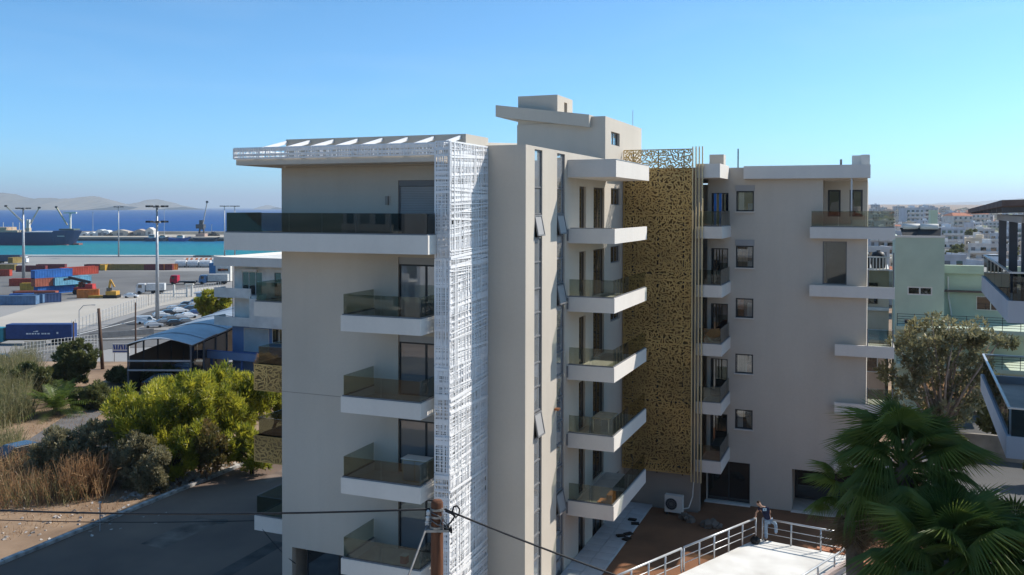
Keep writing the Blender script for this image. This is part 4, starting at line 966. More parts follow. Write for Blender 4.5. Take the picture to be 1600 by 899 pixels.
# ---- cargo ship
T = 690; sp_ = lambda px: at_dep(px, T); zz_ = lambda py: zpx(py, T)
SHIP = thing('cargo_ship', 'long dark blue cargo ship moored at the breakwater with raised deck cranes', 'ship', W(sp_(20), T, -12.5))
hull_m = hv('navy_hull_paint', (.025, .05, .125), .5, var=.1, scale=.05); ship_w = hv('ship_white', (.62, .60, .55)); ship_y = hv('crane_buff', (.50, .42, .30)); keel = hv('antifouling_red', (.24, .10, .09))
s0, s1, w = -560, sp_(128), 11.5
prof = []
for (sa, half, zt) in ((s0, 1, zz_(364.5)), (sp_(60), 1, zz_(364.5)), (sp_(92), 1, zz_(364.5)), (sp_(95), .97, zz_(361.5)), (sp_(112), .75, zz_(361)), (sp_(122), .40, zz_(361)), (s1, .03, zz_(362))): prof.append((sa, half, zt))
mb = MB()
for sa, half, zt in prof:
    rake = 0 if half > .9 else (1 - half) * 6.5
    mb.v += [tuple(W(sa - rake, T - w * half * .7, -13.5)), tuple(W(sa, T - w * half, zt)), tuple(W(sa, T + w * half, zt)), tuple(W(sa - rake, T + w * half * .7, -13.5))]
for i in range(len(prof) - 1):
    a = i * 4
    for j in range(4): mb.f.append((a + j, a + (j + 1) % 4, a + 4 + (j + 1) % 4, a + 4 + j))
k = (len(prof) - 1) * 4; mb.f += [(0, 3, 2, 1), (k, k + 1, k + 2, k + 3)]
me = mb.mesh('hull', SHIP.location); bm = bmesh.new(); bm.from_mesh(me); bmesh.ops.recalc_face_normals(bm, faces=bm.faces); bm.to_mesh(me); bm.free(); link_mesh('hull', me, hull_m, SHIP)
vbox(MB(), sp_(60), sp_(127) - 7.3, T - 8, T + 8, -12.9, -12.0).build('bulbous_bow', keel, SHIP)
vbox(MB(), sp_(117), sp_(126), T - 3.2, T + 3.2, -13.3, -11.2).build('bulb', keel, SHIP)
vbox(MB(), -500, sp_(36), T - 8, T + 8, zz_(364), zz_(361.2)).build('hatch_cover', ship_y, SHIP); vbox(MB(), -490, sp_(18), T - 7, T + 7, zz_(361.1), zz_(356.5)).build('deck_cargo', hv('timber_cargo', (.45, .33, .22)), SHIP)
vbox(MB(), sp_(50), sp_(93), T - 8, T + 8, zz_(364.4), zz_(363)).build('hatch_cover', ship_w, SHIP); vbox(MB(), sp_(97), sp_(120), T - 5, T + 5, zz_(361), zz_(358.7)).build('forecastle', hv('forecastle_green', (.10, .13, .12)), SHIP)
def deckcrane(px, ytop, boom, mat_, base=363.5):
    vbox(MB(), sp_(px - 3.2), sp_(px + 3.2), T - 1.6, T + 1.6, zz_(base), zz_(base - 6)).build('crane_pedestal', mat_, SHIP)
    vbox(MB(), sp_(px - 2.6), sp_(px - .6), T - 1, T + 1, zz_(base - 6), zz_(ytop)).build('crane_tower', ship_w, SHIP); vbox(MB(), sp_(px + .6), sp_(px + 2.6), T - 1, T + 1, zz_(base - 6), zz_(ytop)).build('crane_tower', ship_w, SHIP)
    for bx, by, tx, ty in boom:
        a, b_ = W(sp_(bx), T - 2, zz_(by)), W(sp_(tx), T - 2, zz_(ty)); n = (b_ - a).cross(VD).normalized() * .55
        MB().bar(a - n, b_ - n * .4, .35).bar(a + n, b_ + n * .4, .35).bar(a - n, a.lerp(b_, .33) + n * .8, .25).bar(a.lerp(b_, .33) + n * .8, a.lerp(b_, .66) - n * .6, .25).bar(a.lerp(b_, .66) - n * .6, b_, .25).build('crane_boom', ship_y, SHIP)
        MB().obox(b_, (1.8, 1, 1.4), YAW).build('boom_head', frame_dark, SHIP)
deckcrane(44, 344.5, [(38, 349, 11.5, 323.5), (49, 352, 63.5, 326)], ship_y)
vbox(MB(), sp_(108.7), sp_(110.9), T - .8, T + .8, zz_(364), zz_(334)).build('foremast', ship_w, SHIP); vbox(MB(), sp_(99.5), sp_(119.5), T - .8, T + .8, zz_(335.2), zz_(332.6)).build('mast_crosstree', ship_w, SHIP)
a, b_ = W(sp_(107), T - 2, zz_(353)), W(sp_(90), T - 2, zz_(325)); MB().bar(a, b_, .9).build('crane_boom', ship_y, SHIP); MB().obox(b_, (1.6, 1, 1.4), YAW).build('boom_head', frame_dark, SHIP)
for px in (5, 20, 30): MB().tube([W(sp_(px), T, zz_(363)), W(sp_(px), T, zz_(349))], .25, 6).build('vent_post', ship_w, SHIP)
vbox(MB(), sp_(101), sp_(112), T - 11.7, T - 11.55, zz_(370.2), zz_(369.2)).build('bow_name', ship_w, SHIP)

# ---- boats, crane and sheds along the breakwater
def boat(px0, px1, t, col, label, cab=True, hgt=6.5):
    s0, s1 = at_dep(px0, t), at_dep(px1, t); o = thing('work_boat', label, 'boat', W((s0 + s1) / 2, t, -12.5), 0, 'boats along the breakwater')
    pts = [(s0, -9.4), (s0 + 1.5, -12.9), (s1 - 3.5, -12.9), (s1, -8.6), (s1 - 3, -9.6), (s0 + 5, -9.9)]
    mb = MB(); n = len(pts)
    for tt in (t - 3.2, t + 3.2): mb.v += [tuple(W(s, tt, z)) for s, z in pts]
    mb.f += [tuple(range(n)), tuple(range(2 * n - 1, n - 1, -1))] + [(i, n + i, n + (i + 1) % n, (i + 1) % n) for i in range(n)]
    mb.build('hull', hv('boat_' + label[:8], col, .6), o)
    if cab:
        c = s0 + (s1 - s0) * .55; vbox(MB(), c - 2.6, c + 2.6, t - 2, t + 2, -9.9, -9.9 + hgt * .5).build('wheelhouse', ship_w, o); vbox(MB(), c - 1.8, c + 1.8, t - 2.05, t - 1.9, -8.2, -7.2).build('wheelhouse_window', pane_dark, o)
        MB().tube([W(c + 1, t, -7), W(c + 1, t, -9.9 + hgt)], .15, 5).build('mast', ship_w, o)
boat(227, 247, 765, (.03, .05, .10), 'dark tugboat with white wheelhouse tied at the breakwater')
boat(264, 297, 766, (.03, .09, .28), 'long bright blue workboat tied beside the harbour crane', hgt=5)
boat(246, 262, 767, (.10, .10, .12), 'small grey boat between the tugboat and the blue workboat', hgt=4)
boat(303, 342, 766, (.025, .03, .045), 'low black barge moored under the harbour crane', False)
T2 = 790; s_ = lambda px: at_dep(px, T2)
HC = thing('harbour_crane', 'dark mobile harbour crane with thin raised boom on the breakwater', 'crane', W(s_(315), T2, -9.3)); crane_m = hv('crane_grey', (.07, .075, .085)); 
vbox(MB(), s_(308), s_(322), T2 - 4, T2 + 4, -9.2, -6.5).build('undercarriage', hv('crane_pinkish', (.42, .30, .25)), HC)
mb = MB().bar(W(s_(311), T2, -6.5), W(s_(313.5), T2, zpx(353, T2)), 1.1).bar(W(s_(319), T2, -6.5), W(s_(317), T2, zpx(353, T2)), 1.1)
for yy in (371, 365, 359): mb.bar(W(s_(311.5), T2, zpx(yy, T2)), W(s_(318.5), T2, zpx(yy, T2)), .8)
mb.build('tower', crane_m, HC); vbox(MB(), s_(307.5), s_(319.5), T2 - 3, T2 + 3, zpx(358, T2), zpx(351.5, T2)).build('machinery_house', crane_m, HC); vbox(MB(), s_(312), s_(317), T2 - 1.6, T2 + 1.6, zpx(351.4, T2), zpx(345, T2)).build('tower_head', crane_m, HC)
MB().bar(W(s_(317), T2, zpx(352, T2)), W(s_(323.5), T2, zpx(318, T2)), .7).build('boom', hv('boom_light', (.36, .36, .36)), HC); MB().obox(W(s_(323.7), T2, zpx(316.5, T2)), (1.8, 1.2, 1.8), YAW).build('boom_head', crane_m, HC)
def shed(px, t, w, h, col, label, roof='dome', z0=-9.0):
    o = thing('storage_tent' if roof == 'dome' else 'quay_shed', label, 'tent' if roof == 'dome' else 'shed', W(at_dep(px, t), t, z0)); s = at_dep(px, t)
    if roof == 'dome':
        pts = [(s - w / 2, z0), (s + w / 2, z0)] + [(s + w / 2 * math.cos(a), z0 + h * .4 + h * .6 * math.sin(a)) for a in [i * math.pi / 8 for i in range(9)]]
    else: pts = [(s - w / 2, z0), (s + w / 2, z0), (s + w / 2, z0 + h * .7), (s, z0 + h), (s - w / 2, z0 + h * .7)]
    n = len(pts); mb = MB()
    for tt in (t, t + 9): mb.v += [tuple(W(a, tt, z)) for a, z in pts]
    mb.f += [tuple(range(n)), tuple(range(2 * n - 1, n - 1, -1))] + [(i, n + i, n + (i + 1) % n, (i + 1) % n) for i in range(n)]
    mb.build('shell', hv('shed_' + label[:9], col), o); vbox(MB(), s - w * .18, s + w * .18, t - .05, t - .01, z0, z0 + h * .5).build('door', frame_grey, o)
shed(131, 800, 7, 3.2, (.66, .65, .62), 'low white tent nearest the ship bow on the breakwater'); shed(142.5, 800, 6, 3.4, (.68, .67, .64), 'small white tent second from the ship bow')
shed(155.5, 800, 8, 5.6, (.68, .67, .63), 'tallest white domed tent on the breakwater'); shed(164, 800, 8, 5, (.66, .66, .64), 'white domed tent right of the tallest one')
shed(187, 800, 15, 5.5, (.52, .45, .36), 'beige quay shed behind the mast on the breakwater', 'gable'); shed(217, 800, 10, 6, (.46, .37, .30), 'tan quay shed with grey door on the breakwater', 'gable'); shed(233, 800, 7, 7.5, (.62, .58, .52), 'pale quay shed behind the dark tugboat', 'gable')
for i, (px, l) in enumerate(((171, 'dark stack of goods right of the white tents'), (201, 'row of dark vehicles between the quay sheds'), (208, 'dark goods beside the tan quay shed'), (334, 'dark goods at the right end of the breakwater'))):
    o = clump_mesh('g', 26, (6, 2.5, 3), 2.6, 40 + i); tag(link_mesh('goods_stack', o.mesh('goods_stack'), hv('quay_goods', (.09, .085, .08)), None, W(at_dep(px, 803), 803, -9.0)), l, 'goods', kind='stuff')

# ---- floodlight masts
mast_m = hv('mast_grey', (.42, .43, .44), .5, metal=.4)
def mast(px, ybase, ytop, label, ring2=None, r=.42):
    b0 = ground_at(px, ybase, ZP); t = (b0.x * VD.x + b0.y * VD.y); h = zpx(ytop, t) - ZP
    o = thing('floodlight_mast', label, 'mast', b0, 0, 'harbour floodlight masts'); q = Vector(b0)
    MB().tube([q, q + Vector((0, 0, h))], [r, r * .45], 8).build('pole', mast_m, o, True)
    for hh in [h] + ([zpx(ring2, t) - ZP] if ring2 else []):
        MB().tube([q + Vector((0, 0, hh - .35)), q + Vector((0, 0, hh + .1))], .9, 10).build('head_frame', mast_m, o)
        for k in range(8):
            a = k * math.pi / 4; c = q + Vector((2.1 * math.cos(a), 2.1 * math.sin(a), hh)); MB().bar(q + Vector((0, 0, hh)), c, .12).obox(c, (.95, .75, .45), a).build('floodlight', frame_dark, o)
mast(37, 441, 327, 'thick floodlight mast rising in front of the cargo ship at far left', None, .60); mast(246, 504, 323.5, 'tall floodlight mast with two lamp rings by the car park', 347.5, .5)
mast(185.5, 402, 324.5, 'slim far floodlight mast on the quay left of the two ringed mast'); mast(351, 402, 323, 'far floodlight mast just left of the penthouse glass'); mast(367, 404, 323, 'rightmost far floodlight mast above the penthouse glass')
for px, yb, yt, l in ((145, 372, 333, 'thin pale lamp post on the breakwater near the white tents'), (256.5, 374, 328, 'thin pale lamp post on the breakwater behind the ringed mast'), (330.5, 374, 352, 'short pale lamp post right of the harbour crane')):
    t = 805; q = W(at_dep(px, t), t, -9); o = thing('lamp_post', l, 'lamp post', q); MB().tube([q, Vector((q.x, q.y, zpx(yt, t)))], [.28, .16], 6).build('pole', mast_m, o); MB().obox((q.x, q.y, zpx(yt, t)), (1.6, .5, .3), YAW).build('lamp_head', mast_m, o)
# street lamp on the port road
q = ground_at(124, 552, ZP); t = q.x * VD.x + q.y * VD.y; o = thing('street_lamp', 'white curved arm street lamp on the port road', 'street lamp', q); h = zpx(479, t) - ZP
MB().tube([q, q + Vector((0, 0, h * .9)), q + VR * .8 + Vector((0, 0, h)), q + VR * 2.6 + Vector((0, 0, h + .15))], [.11, .08, .07, .05], 6).build('pole', mast_m, o); MB().obox(q + VR * 2.8 + Vector((0, 0, h + .12)), (.7, .25, .14), YAW).build('lamp_head', mast_m, o)

# ---- shipping containers
def cont_mesh(L):
    mb = MB(); n = int(L / .42); pts = []
    for side in (0, 1):
        k = n if True else 0
        for i in range(n + 1):
            u = -L / 2 + L * i / n; d = 1.22 - (.05 if i % 2 else 0)
            pts.append((u, -d) if side == 0 else (-u, d))
    mb.prism(pts, 'z', .12, 2.5)
    me = mb
    for x in (-L / 2, L / 2 - .12):
        for y in (-1.24, 1.12): me.box(x, x + .12, y, y + .12, 0, 2.6)
    for y in (-1.235, 1.115): me.box(-L / 2 + .12, L / 2 - .12, y, y + .12, .0, .16); me.box(-L / 2 + .12, L / 2 - .12, y, y + .12, 2.45, 2.595)
    return me
CM = {12.2: cont_mesh(12.2), 6.1: cont_mesh(6.1)}; CMAT = {}; CC = dict(blue=(.025, .13, .40), red=(.40, .055, .03), maroon=(.15, .03, .035), olive=(.24, .17, .05), orange=(.52, .16, .03), sky=(.15, .38, .52), green=(.03, .20, .11), yellow=(.55, .33, .05), navy=(.03, .06, .15), steelblue=(.10, .18, .30), rust=(.34, .10, .06))
def container(px, py, lvl, c, L, hd, label, t=None):
    q = ground_at(px, py, ZP + .02); u = VR * math.cos(R(hd)) + VD * math.sin(R(hd)); v = Vector((-u.y, u.x, 0))
    ctr = q + u * (L / 2) + v * 1.22; key = (c, L)
    if key not in CMAT:
        m = hv('container_' + c, CC[c], .6, var=.15, scale=.6, bump=.05); bm_ = CM[L].mesh('container_body'); bm_.materials.append(m)
        dm = MB().box(-L / 2 - .05, -L / 2 - .002, -1.1, -.02, .15, 2.45).box(-L / 2 - .05, -L / 2 - .002, .02, 1.1, .15, 2.45); 
        for y in (-.8, -.35, .35, .8): dm.box(-L / 2 - .09, -L / 2 - .051, y - .03, y + .03, .1, 2.5)
        d_ = dm.mesh('container_door'); d_.materials.append(m); CMAT[key] = (bm_, d_)
    o = thing('shipping_container', label, 'container', (ctr.x, ctr.y, ZP + .02 + 2.62 * lvl), math.atan2(u.y, u.x), 'shipping containers in the harbour yard')
    link_mesh('body', CMAT[key][0], None, o); link_mesh('door', CMAT[key][1], None, o)
H1 = 55
container(59, 461, 0, 'blue', 12.2, H1, 'blue container at the bottom of the tall stack'); container(55, 461.5, 1, 'rust', 6.1, H1, 'orange red container in the middle of the tall stack'); container(54.5, 461.5, 2, 'blue', 12.2, H1, 'bright blue container on top of the tall stack')
container(84, 459, 0, 'green', 12.2, H1, 'green container at the bottom beside the blue one'); container(86, 459.5, 1, 'sky', 12.2, H1, 'light blue container on the green one'); container(78, 456, 0, 'steelblue', 6.1, H1, 'grey blue container squeezed behind the stack'); container(99, 456, 2, 'red', 12.2, H1, 'red container topmost on the right of the stack'); container(99, 457, 1, 'navy', 6.1, H1, 'navy container under the topmost red one'); container(100, 456, 0, 'navy', 6.1, H1, 'navy container at ground level under the topmost red one')
container(31, 455, 0, 'yellow', 6.1, 12, 'yellow container left of the tall stack'); container(14, 447.5, 0, 'red', 12.2, 8, 'red container behind the yellow one')
container(14, 474, 0, 'blue', 6.1, 20, 'dark blue container in the front row'); container(32, 474.5, 0, 'steelblue', 6.1, 6, 'blue grey container in the middle of the front row'); container(60, 474, 0, 'navy', 6.1, 40, 'blue container at the right end of the front row'); container(-14, 477, 0, 'steelblue', 12.2, 4, 'blue grey container cut by the left edge of the picture'); container(20, 469, 0, 'rust', 12.2, 5, 'rusty container behind the front row'); container(120, 466.5, 0, 'orange', 6.1, 20, 'small orange container standing alone by the red loader')
container(-22, 423, 0, 'olive', 12.2, 2, 'olive container at the left edge of the far row'); container(56, 422.5, 0, 'maroon', 12.2, 5, 'maroon container at the right end of the far left row'); container(24.5, 425, 0, 'maroon', 12.2, 4, 'maroon container in front of the far left row'); container(-10, 432, 0, 'red', 6.1, 5, 'red container alone at the left picture edge')
for px, c, l in ((131.5, 'maroon', 'maroon container first in the long far row'), (169, 'olive', 'olive container second in the long far row'), (199, 'olive', 'olive container third in the long far row'), (225, 'maroon', 'dark maroon container fourth in the long far row')): container(px, 422.5, 0, c, 12.2, 3, l)
container(256, 422.5, 0, 'orange', 6.1, 35, 'orange container last in the long far row'); container(164, 423, 0, 'yellow', 6.1, 80, 'yellow container end between the maroon and olive ones'); container(20, 421, 1, 'olive', 6.1, 80, 'yellow olive container end in the far left row')

# ---- reach stacker
q = ground_at(128, 460, ZP); RS = thing('container_loader', 'red container loader parked beside the green container', 'loader', q); red_m = hv('loader_red', (.48, .05, .045)); tyre = hv('tyre_rubber', (.02, .02, .02), .9)
def loc(o, a, dep, z): return Vector(o.location) + VR * a + VD * dep + Vector((0, 0, z))
MB().obox(loc(RS, 1, 0, 1.6), (6.0, 2.6, 1.3), YAW).build('chassis', red_m, RS); MB().obox(loc(RS, 2.7, 0, 2.7), (2.4, 2.4, 1.2), YAW).build('counterweight', red_m, RS); MB().obox(loc(RS, .2, -.3, 3.1), (1.6, 1.6, 1.9), YAW).build('cab', pane_dark, RS)
MB().bar(loc(RS, 2.8, 0, 3.8), loc(RS, -4.2, 0, 5.4), .8).build('boom', frame_dark, RS); MB().bar(loc(RS, -4.3, -2.5, 4.9), loc(RS, -4.3, 2.5, 4.9), .7).build('spreader', frame_dark, RS)
for a in (-1.3, 3.0):
    for d in (-1.4, 1.4): MB().tube([loc(RS, a, d - .4, .85), loc(RS, a, d + .4, .85)], .85, 14).build('wheel', tyre, RS)
q = ground_at(175, 466, ZP); o = thing('excavator', 'yellow excavator with raised arm on the gravel edge', 'excavator', q); yel = hv('machine_yellow', (.55, .30, .05))
MB().obox(loc(o, 0, 0, .5), (4.2, 3, 1.0), YAW).build('track', tyre, o); MB().obox(loc(o, .2, 0, 1.6), (3.2, 2.6, 1.2), YAW).build('body', yel, o); MB().bar(loc(o, -1, 0, 2), loc(o, -.4, 0, 5.6), .5).bar(loc(o, -.4, 0, 5.6), loc(o, .8, 0, 3.4), .4).build('arm', yel, o); MB().obox(loc(o, -4.5, 0, .5), (5, 1.2, .7), YAW).build('bucket', yel, o); MB().obox(loc(o, -.6, -.6, 2.7), (1.2, 1.1, 1.1), YAW).build('cab', pane_dark, o)

# ---- vehicles
def car_parts(col, kind='hatch'):
    """profile in metres, x forward, built around the ground centre"""
    L, w = 4.2, .86
    if kind == 'van': low = [(-2.3, .35), (2.2, .35), (2.3, .9), (1.6, 1.15)]; top = [(1.0, 1.85), (-2.2, 1.9), (-2.3, 1.1)]
    else: low = [(-2.05, .32), (2.05, .32), (2.1, .72), (1.15, .93)]; top = [(.45, 1.44), (-1.15, 1.47), (-1.95, 1.0), (-2.1, .9)]
    mb = MB(); pts = low + top; n = len(pts)
    for sgn in (-1, 1):
        for (x, z) in pts: mb.v.append((x, sgn * (w if z < 1.05 else w * .80), z))
    mb.f += [tuple(range(n)), tuple(range(2 * n - 1, n - 1, -1))] + [(i, n + i, n + (i + 1) % n, (i + 1) % n) for i in range(n)]
    me = mb.mesh('car_body'); bm = bmesh.new(); bm.from_mesh(me); bmesh.ops.recalc_face_normals(bm, faces=bm.faces); bmesh.ops.bevel(bm, geom=[e for e in bm.edges], offset=.05, segments=2, affect='EDGES', clamp_overlap=True); bm.to_mesh(me); bm.free()
    gl = MB(); zt = 1.38 if kind != 'van' else 1.75; xb, xf = (-1.55, .85) if kind != 'van' else (.2, 1.45)
    for sgn in (-1, 1):
        y0, y1 = sgn * (w * .97), sgn * (w * .835)
        gl.quad(*[(xb + .1, y0, .98), (xf, y0, .98), (xf - .42, y1, zt), (xb + .35, y1, zt)][::sgn])
    xw0, xw1 = (1.12, .50) if kind != 'van' else (1.6, 1.05); gl.quad((xw0 + .03, -w * .8, .97), (xw0 + .03, w * .8, .97), (xw1 + .03, w * .7, zt), (xw1 + .03, -w * .7, zt))
    xr0, xr1 = (-1.97, -1.22) if kind != 'van' else (-2.34, -2.26); gl.quad((xr0 - .02, w * .75, 1.02), (xr0 - .02, -w * .75, 1.02), (xr1 - .02, -w * .68, zt), (xr1 - .02, w * .68, zt))
    wh = MB().tube([(0, -.1, 0), (0, .1, 0)], .31, 14); li = MB().box(-.03, .03, -.16, .16, -.07, .07)
    return me, gl.mesh('car_glass'), wh.mesh('car_wheel'), li.mesh('car_lamp')
carcols = dict(white=(.75, .75, .74), silver=(.42, .43, .44), black=(.015, .016, .018), blue=(.03, .06, .16), grey=(.13, .135, .14), red=(.30, .02, .02)); CARM = {}
lamp_w = hv('headlamp', (.7, .7, .68), .2); lamp_r = hv('tail_lamp', (.30, .01, .01), .3)
def car(p, hd, col, label, kind='hatch', group='cars parked beside the harbour road'):
    key = (col, kind)
    if key not in CARM:
        me, g, w_, l_ = car_parts(col, kind); me.materials.append(mat('car_paint_' + col, carcols[col], .25, .02, 2, spec=.6, coat=.5)); g.materials.append(pane_dark); w_.materials.append(tyre); l2 = l_.copy(); l_.materials.append(lamp_w); l2.materials.append(lamp_r); CARM[key] = (me, g, w_, l_, l2)
    me, g, w_, l_, l2 = CARM[key]; o = thing('parked_car' if kind == 'hatch' else 'parked_van', label, 'car' if kind == 'hatch' else 'van', p, hd + YAW, group)
    link_mesh('body', me, None, o); link_mesh('windows', g, None, o)
    for x in (-1.3, 1.3):
        for y in (-.78, .78): link_mesh('wheel', w_, None, o, (x, y, .31))
    for y in (-.6, .6): link_mesh('headlight', l_, None, o, (2.07, y, .66)); link_mesh('tail_light', l2, None, o, (-2.07, y, .78))
    return o
spots = [(252, 496, 'white'), (264, 493, 'black'), (281, 489, 'white'), (273, 486, 'silver'), (289, 484, 'grey'), (300, 486, 'grey'), (294, 479, 'black'), (306, 480, 'silver'), (268, 502, 'grey'), (283, 500, 'silver'), (295, 497, 'white'), (258, 508, 'grey'), (274, 509, 'black'), (292, 507, 'grey'), (308, 492, 'blue'), (240, 512, 'silver'), (310, 474, 'blue')]
ords = ['white car nearest the ringed mast in the car park', 'black car right of the car nearest the ringed mast', 'white car in the middle of the upper parking row', 'silver car behind the middle white car', 'grey car third from the blue kiosk', 'grey car close below the blue kiosk', 'black car at the far end of the parking rows', 'silver car beside the blue kiosk', 'grey car in the second parking row behind the mast', 'silver car in the middle of the second parking row', 'white car at the right of the second parking row', 'grey car at the left of the front parking row', 'black car in the middle of the front parking row', 'grey car at the right of the front parking row', 'blue car by the shelter roof edge', 'silver car left of the ringed mast foot', 'dark blue car furthest under the bush by the kiosk']
for i, (px, py, c) in enumerate(spots): car(ground_at(px, py, ZP + .12), R(28 + (i % 3) * 3), c, ords[i])
car(ground_at(228, 506, ZP + .12), R(20), 'white', 'white van parked left of the ringed mast', 'van'); car(ground_at(205, 465.5, ZP + .06), R(5), 'white', 'white car alone on the gravel near the excavator'); car(ground_at(4, 566, ZP + .1), R(12), 'black', 'dark car cut by the left edge on the port road', group=None)
car(Vector((-54.0, 44.4, -.8)), R(60), 'black', 'dark car half hidden by the olive bush beside the lane', group=None); car(W(-33.6, 86.5, -.8), R(10), 'black', 'dark car parked under the front of the arched shelter', group=None); car(W(-33.8, 92.5, -.8), R(8), 'blue', 'dark blue car deeper under the arched shelter', group=None)
def truck(px, py, L, h, boxcol, cabcol, label, hd=0, boxz=1.1, marks=False, flat=False):
    q = ground_at(px, py, ZP + .1); o = thing('lorry', label, 'truck', q, YAW + R(hd))
    MB().box(0, L, -1.25, 1.25, boxz, boxz + (h if not flat else .3)).build('trailer', hv('trailer_' + label[:6], boxcol, .6), o); part('chassis', frame_dark, o, (-2.2, L, -.5, .5, .7, boxz - .02))
    MB().prism([(-3.2, .5), (-.5, .5), (-.5, 3.3), (-2.7, 3.3), (-3.2, 2.0)], 'y', -1.2, 1.2).build('cab', hv('cab_' + label[:6], cabcol, .4), o); part('windscreen', pane_dark, o, (-3.06, -2.9, -1.05, 1.05, 1.95, 2.9), (-2.5, -1.4, -1.215, -1.205, 1.95, 2.9))
    for x in (-2.2, L - 3.6, L - 2.4, L - 1.2):
        for y in (-1.05, 1.05): MB().tube([(x, y - .18, .5), (x, y + .18, .5)], .5, 12).build('wheel', tyre, o)
    if marks:
        mk = MB()
        for (x, w_, z, hh) in ((4.0, .5, 3.0, .28), (4.6, .35, 3.0, .28), (5.1, .45, 3.0, .28), (5.7, .3, 3.0, .28), (6.2, .45, 3.0, .28), (7.0, .5, 3.0, .28), (7.6, .4, 3.0, .28), (8.2, .5, 3.0, .28), (5.4, .9, 3.5, .12), (5.9, .5, 3.62, .12), (10.0, .35, 3.1, .35)): mk.box(x, x + w_, -1.262, -1.256, z - 1, z - 1 + hh)
        mk.build('trailer_lettering', road_line, o)
truck(14, 537, 13.0, 2.9, (.02, .05, .17), (.02, .22, .26), 'navy semi trailer with white lettering and teal cab on the port road', 3, marks=True)
truck(281, 444.5, 6, .4, (.2, .2, .2), (.45, .02, .05), 'red tractor unit with empty flatbed in the yard', -2, flat=True); truck(230, 459, 5.5, 2.2, (.55, .56, .56), (.6, .6, .6), 'white box lorry beside the ringed mast', 10)
truck(33, 411.5, 13, 3.0, (.05, .07, .12), (.7, .7, .7), 'dark trailer with white cab on the far quay', 180); truck(326, 444, 7, 2.5, (.5, .5, .48), (.10, .2, .35), 'pale lorry by the blue kiosk in the yard', 4)
# ---- storage tubes, kiosk, gate house, bus shelter and fence
for i, px in enumerate((283.5, 302.5, 321.5)):
    q = ground_at(px, 418, ZP); o = thing('storage_cylinder', ['white horizontal storage cylinder first of three', 'white horizontal storage cylinder in the middle of three', 'white horizontal storage cylinder next to the white house'][i], 'tank', q, 0)
    MB().tube([loc(o, -2.4, 0, 1.7), loc(o, 2.4, 0, 1.7)], 1.7, 16).build('shell', hv('tank_white', (.6, .6, .6)), o, False); MB().obox(loc(o, -2, 0, .3), (.5, 3, .6), YAW).obox(loc(o, 2, 0, .3), (.5, 3, .6), YAW).build('saddle', frame_dark, o)
for i, px in enumerate((296, 311, 326)):
    q = ground_at(px, 413, ZP); o = thing('storage_tent', ['orange and white striped tent behind the first cylinder', 'orange and white striped tent behind the middle cylinder', 'orange and white striped tent behind the last cylinder'][i], 'tent', q)
    for k in range(5): MB().tube([loc(o, -2.4 + k * 1.1, 0, 1.2), loc(o, -1.4 + k * 1.1, 0, 1.2)], 1.9, 10).build('canvas_band', hv('canvas_or', (.6, .2, .08)) if k % 2 else white, o)
q = ground_at(320, 486, ZP); o = thing('gate_kiosk', 'pale blue gate kiosk with flat roof beside the car park', 'kiosk', q); ck = hv('kiosk_blue', (.22, .40, .60))
MB().obox(loc(o, 0, 0, 2.4), (3.6, 3, 4.8), YAW).build('wall', ck, o); MB().obox(loc(o, 0, 0, 4.95), (4.6, 4, .3), YAW).build('roof', steel, o); MB().obox(loc(o, -.6, -1.52, 3.2), (1.2, .05, 1.4), YAW).build('window', pane_dark, o); MB().obox(loc(o, .9, -1.52, 3.2), (1.0, .05, 1.4), YAW).build('window', pane_dark, o)
q = ground_at(292, 464, ZP); o = thing('gate_house', 'white gate frame with barrier across the yard entrance', 'gate', q)
for a in (-4, 0, 1.6): MB().obox(loc(o, a, 0, 1.9), (.5, .5, 3.8), YAW).build('post', ship_w, o)
MB().obox(loc(o, .8, 0, 3.9), (2.6, 1.2, .3), YAW).build('roof', ship_w, o); MB().obox(loc(o, -4, 0, 1.0), (8, .15, .25), YAW).build('barrier', ship_w, o)
q = ground_at(343, 440, ZP); o = thing('quay_office', 'blue and white container office at the edge of the white house', 'office', q); MB().obox(loc(o, -2.2, 0, 3.5), (2.4, 3, 7), YAW).build('stair_tower', hv('office_blue', (.05, .18, .36)), o); MB().obox(loc(o, 1.8, 0, 3.2), (5.5, 3, 6), YAW).build('wall', ship_w, o); MB().obox(loc(o, 1.8, -1.53, 4.4), (4, .05, 1), YAW).build('window', pane_dark, o)
q = ground_at(318, 411, ZP); o = thing('quay_canopy', 'dark flat canopy on posts at the far quay', 'canopy', q); MB().obox(loc(o, 0, 0, 3.4), (9, 4, .7), YAW).build('roof', hv('canopy_dark', (.05, .08, .09)), o)
for a in (-4, 0, 4): MB().obox(loc(o, a, 0, 1.6), (.3, .3, 3.1), YAW).build('post', steel, o)
def fence(p0, p1, n, h, label, m=steel, rails=3):
    a, b_ = Vector(p0), Vector(p1); o = thing('wire_fence', label, 'fence', a)
    for i in range(n + 1): p = a.lerp(b_, i / n); MB().tube([p, p + Vector((0, 0, h))], .06, 5).build('post', m, o)
    for k in range(rails): z = h * (k + 1) / rails - .05; MB().tube([a + Vector((0, 0, z)), b_ + Vector((0, 0, z))], .025, 4).build('rail', m, o)
pg = ground_at
fence(pg(112, 524, ZP), pg(232, 478, ZP), 26, 3.2, 'tall wire fence along the gravel apron'); fence(pg(232, 478, ZP), pg(345, 455, ZP), 26, 3.2, 'tall wire fence continuing to the gate kiosk'); fence(pg(36, 557, ZP), pg(152, 543, ZP), 22, 2.6, 'white picket fence along the port road', ship_w, 4); fence(pg(0, 598, ZP + 1), pg(70, 575, ZP + 1), 12, 3.0, 'grey wire fence above the reeds at left')
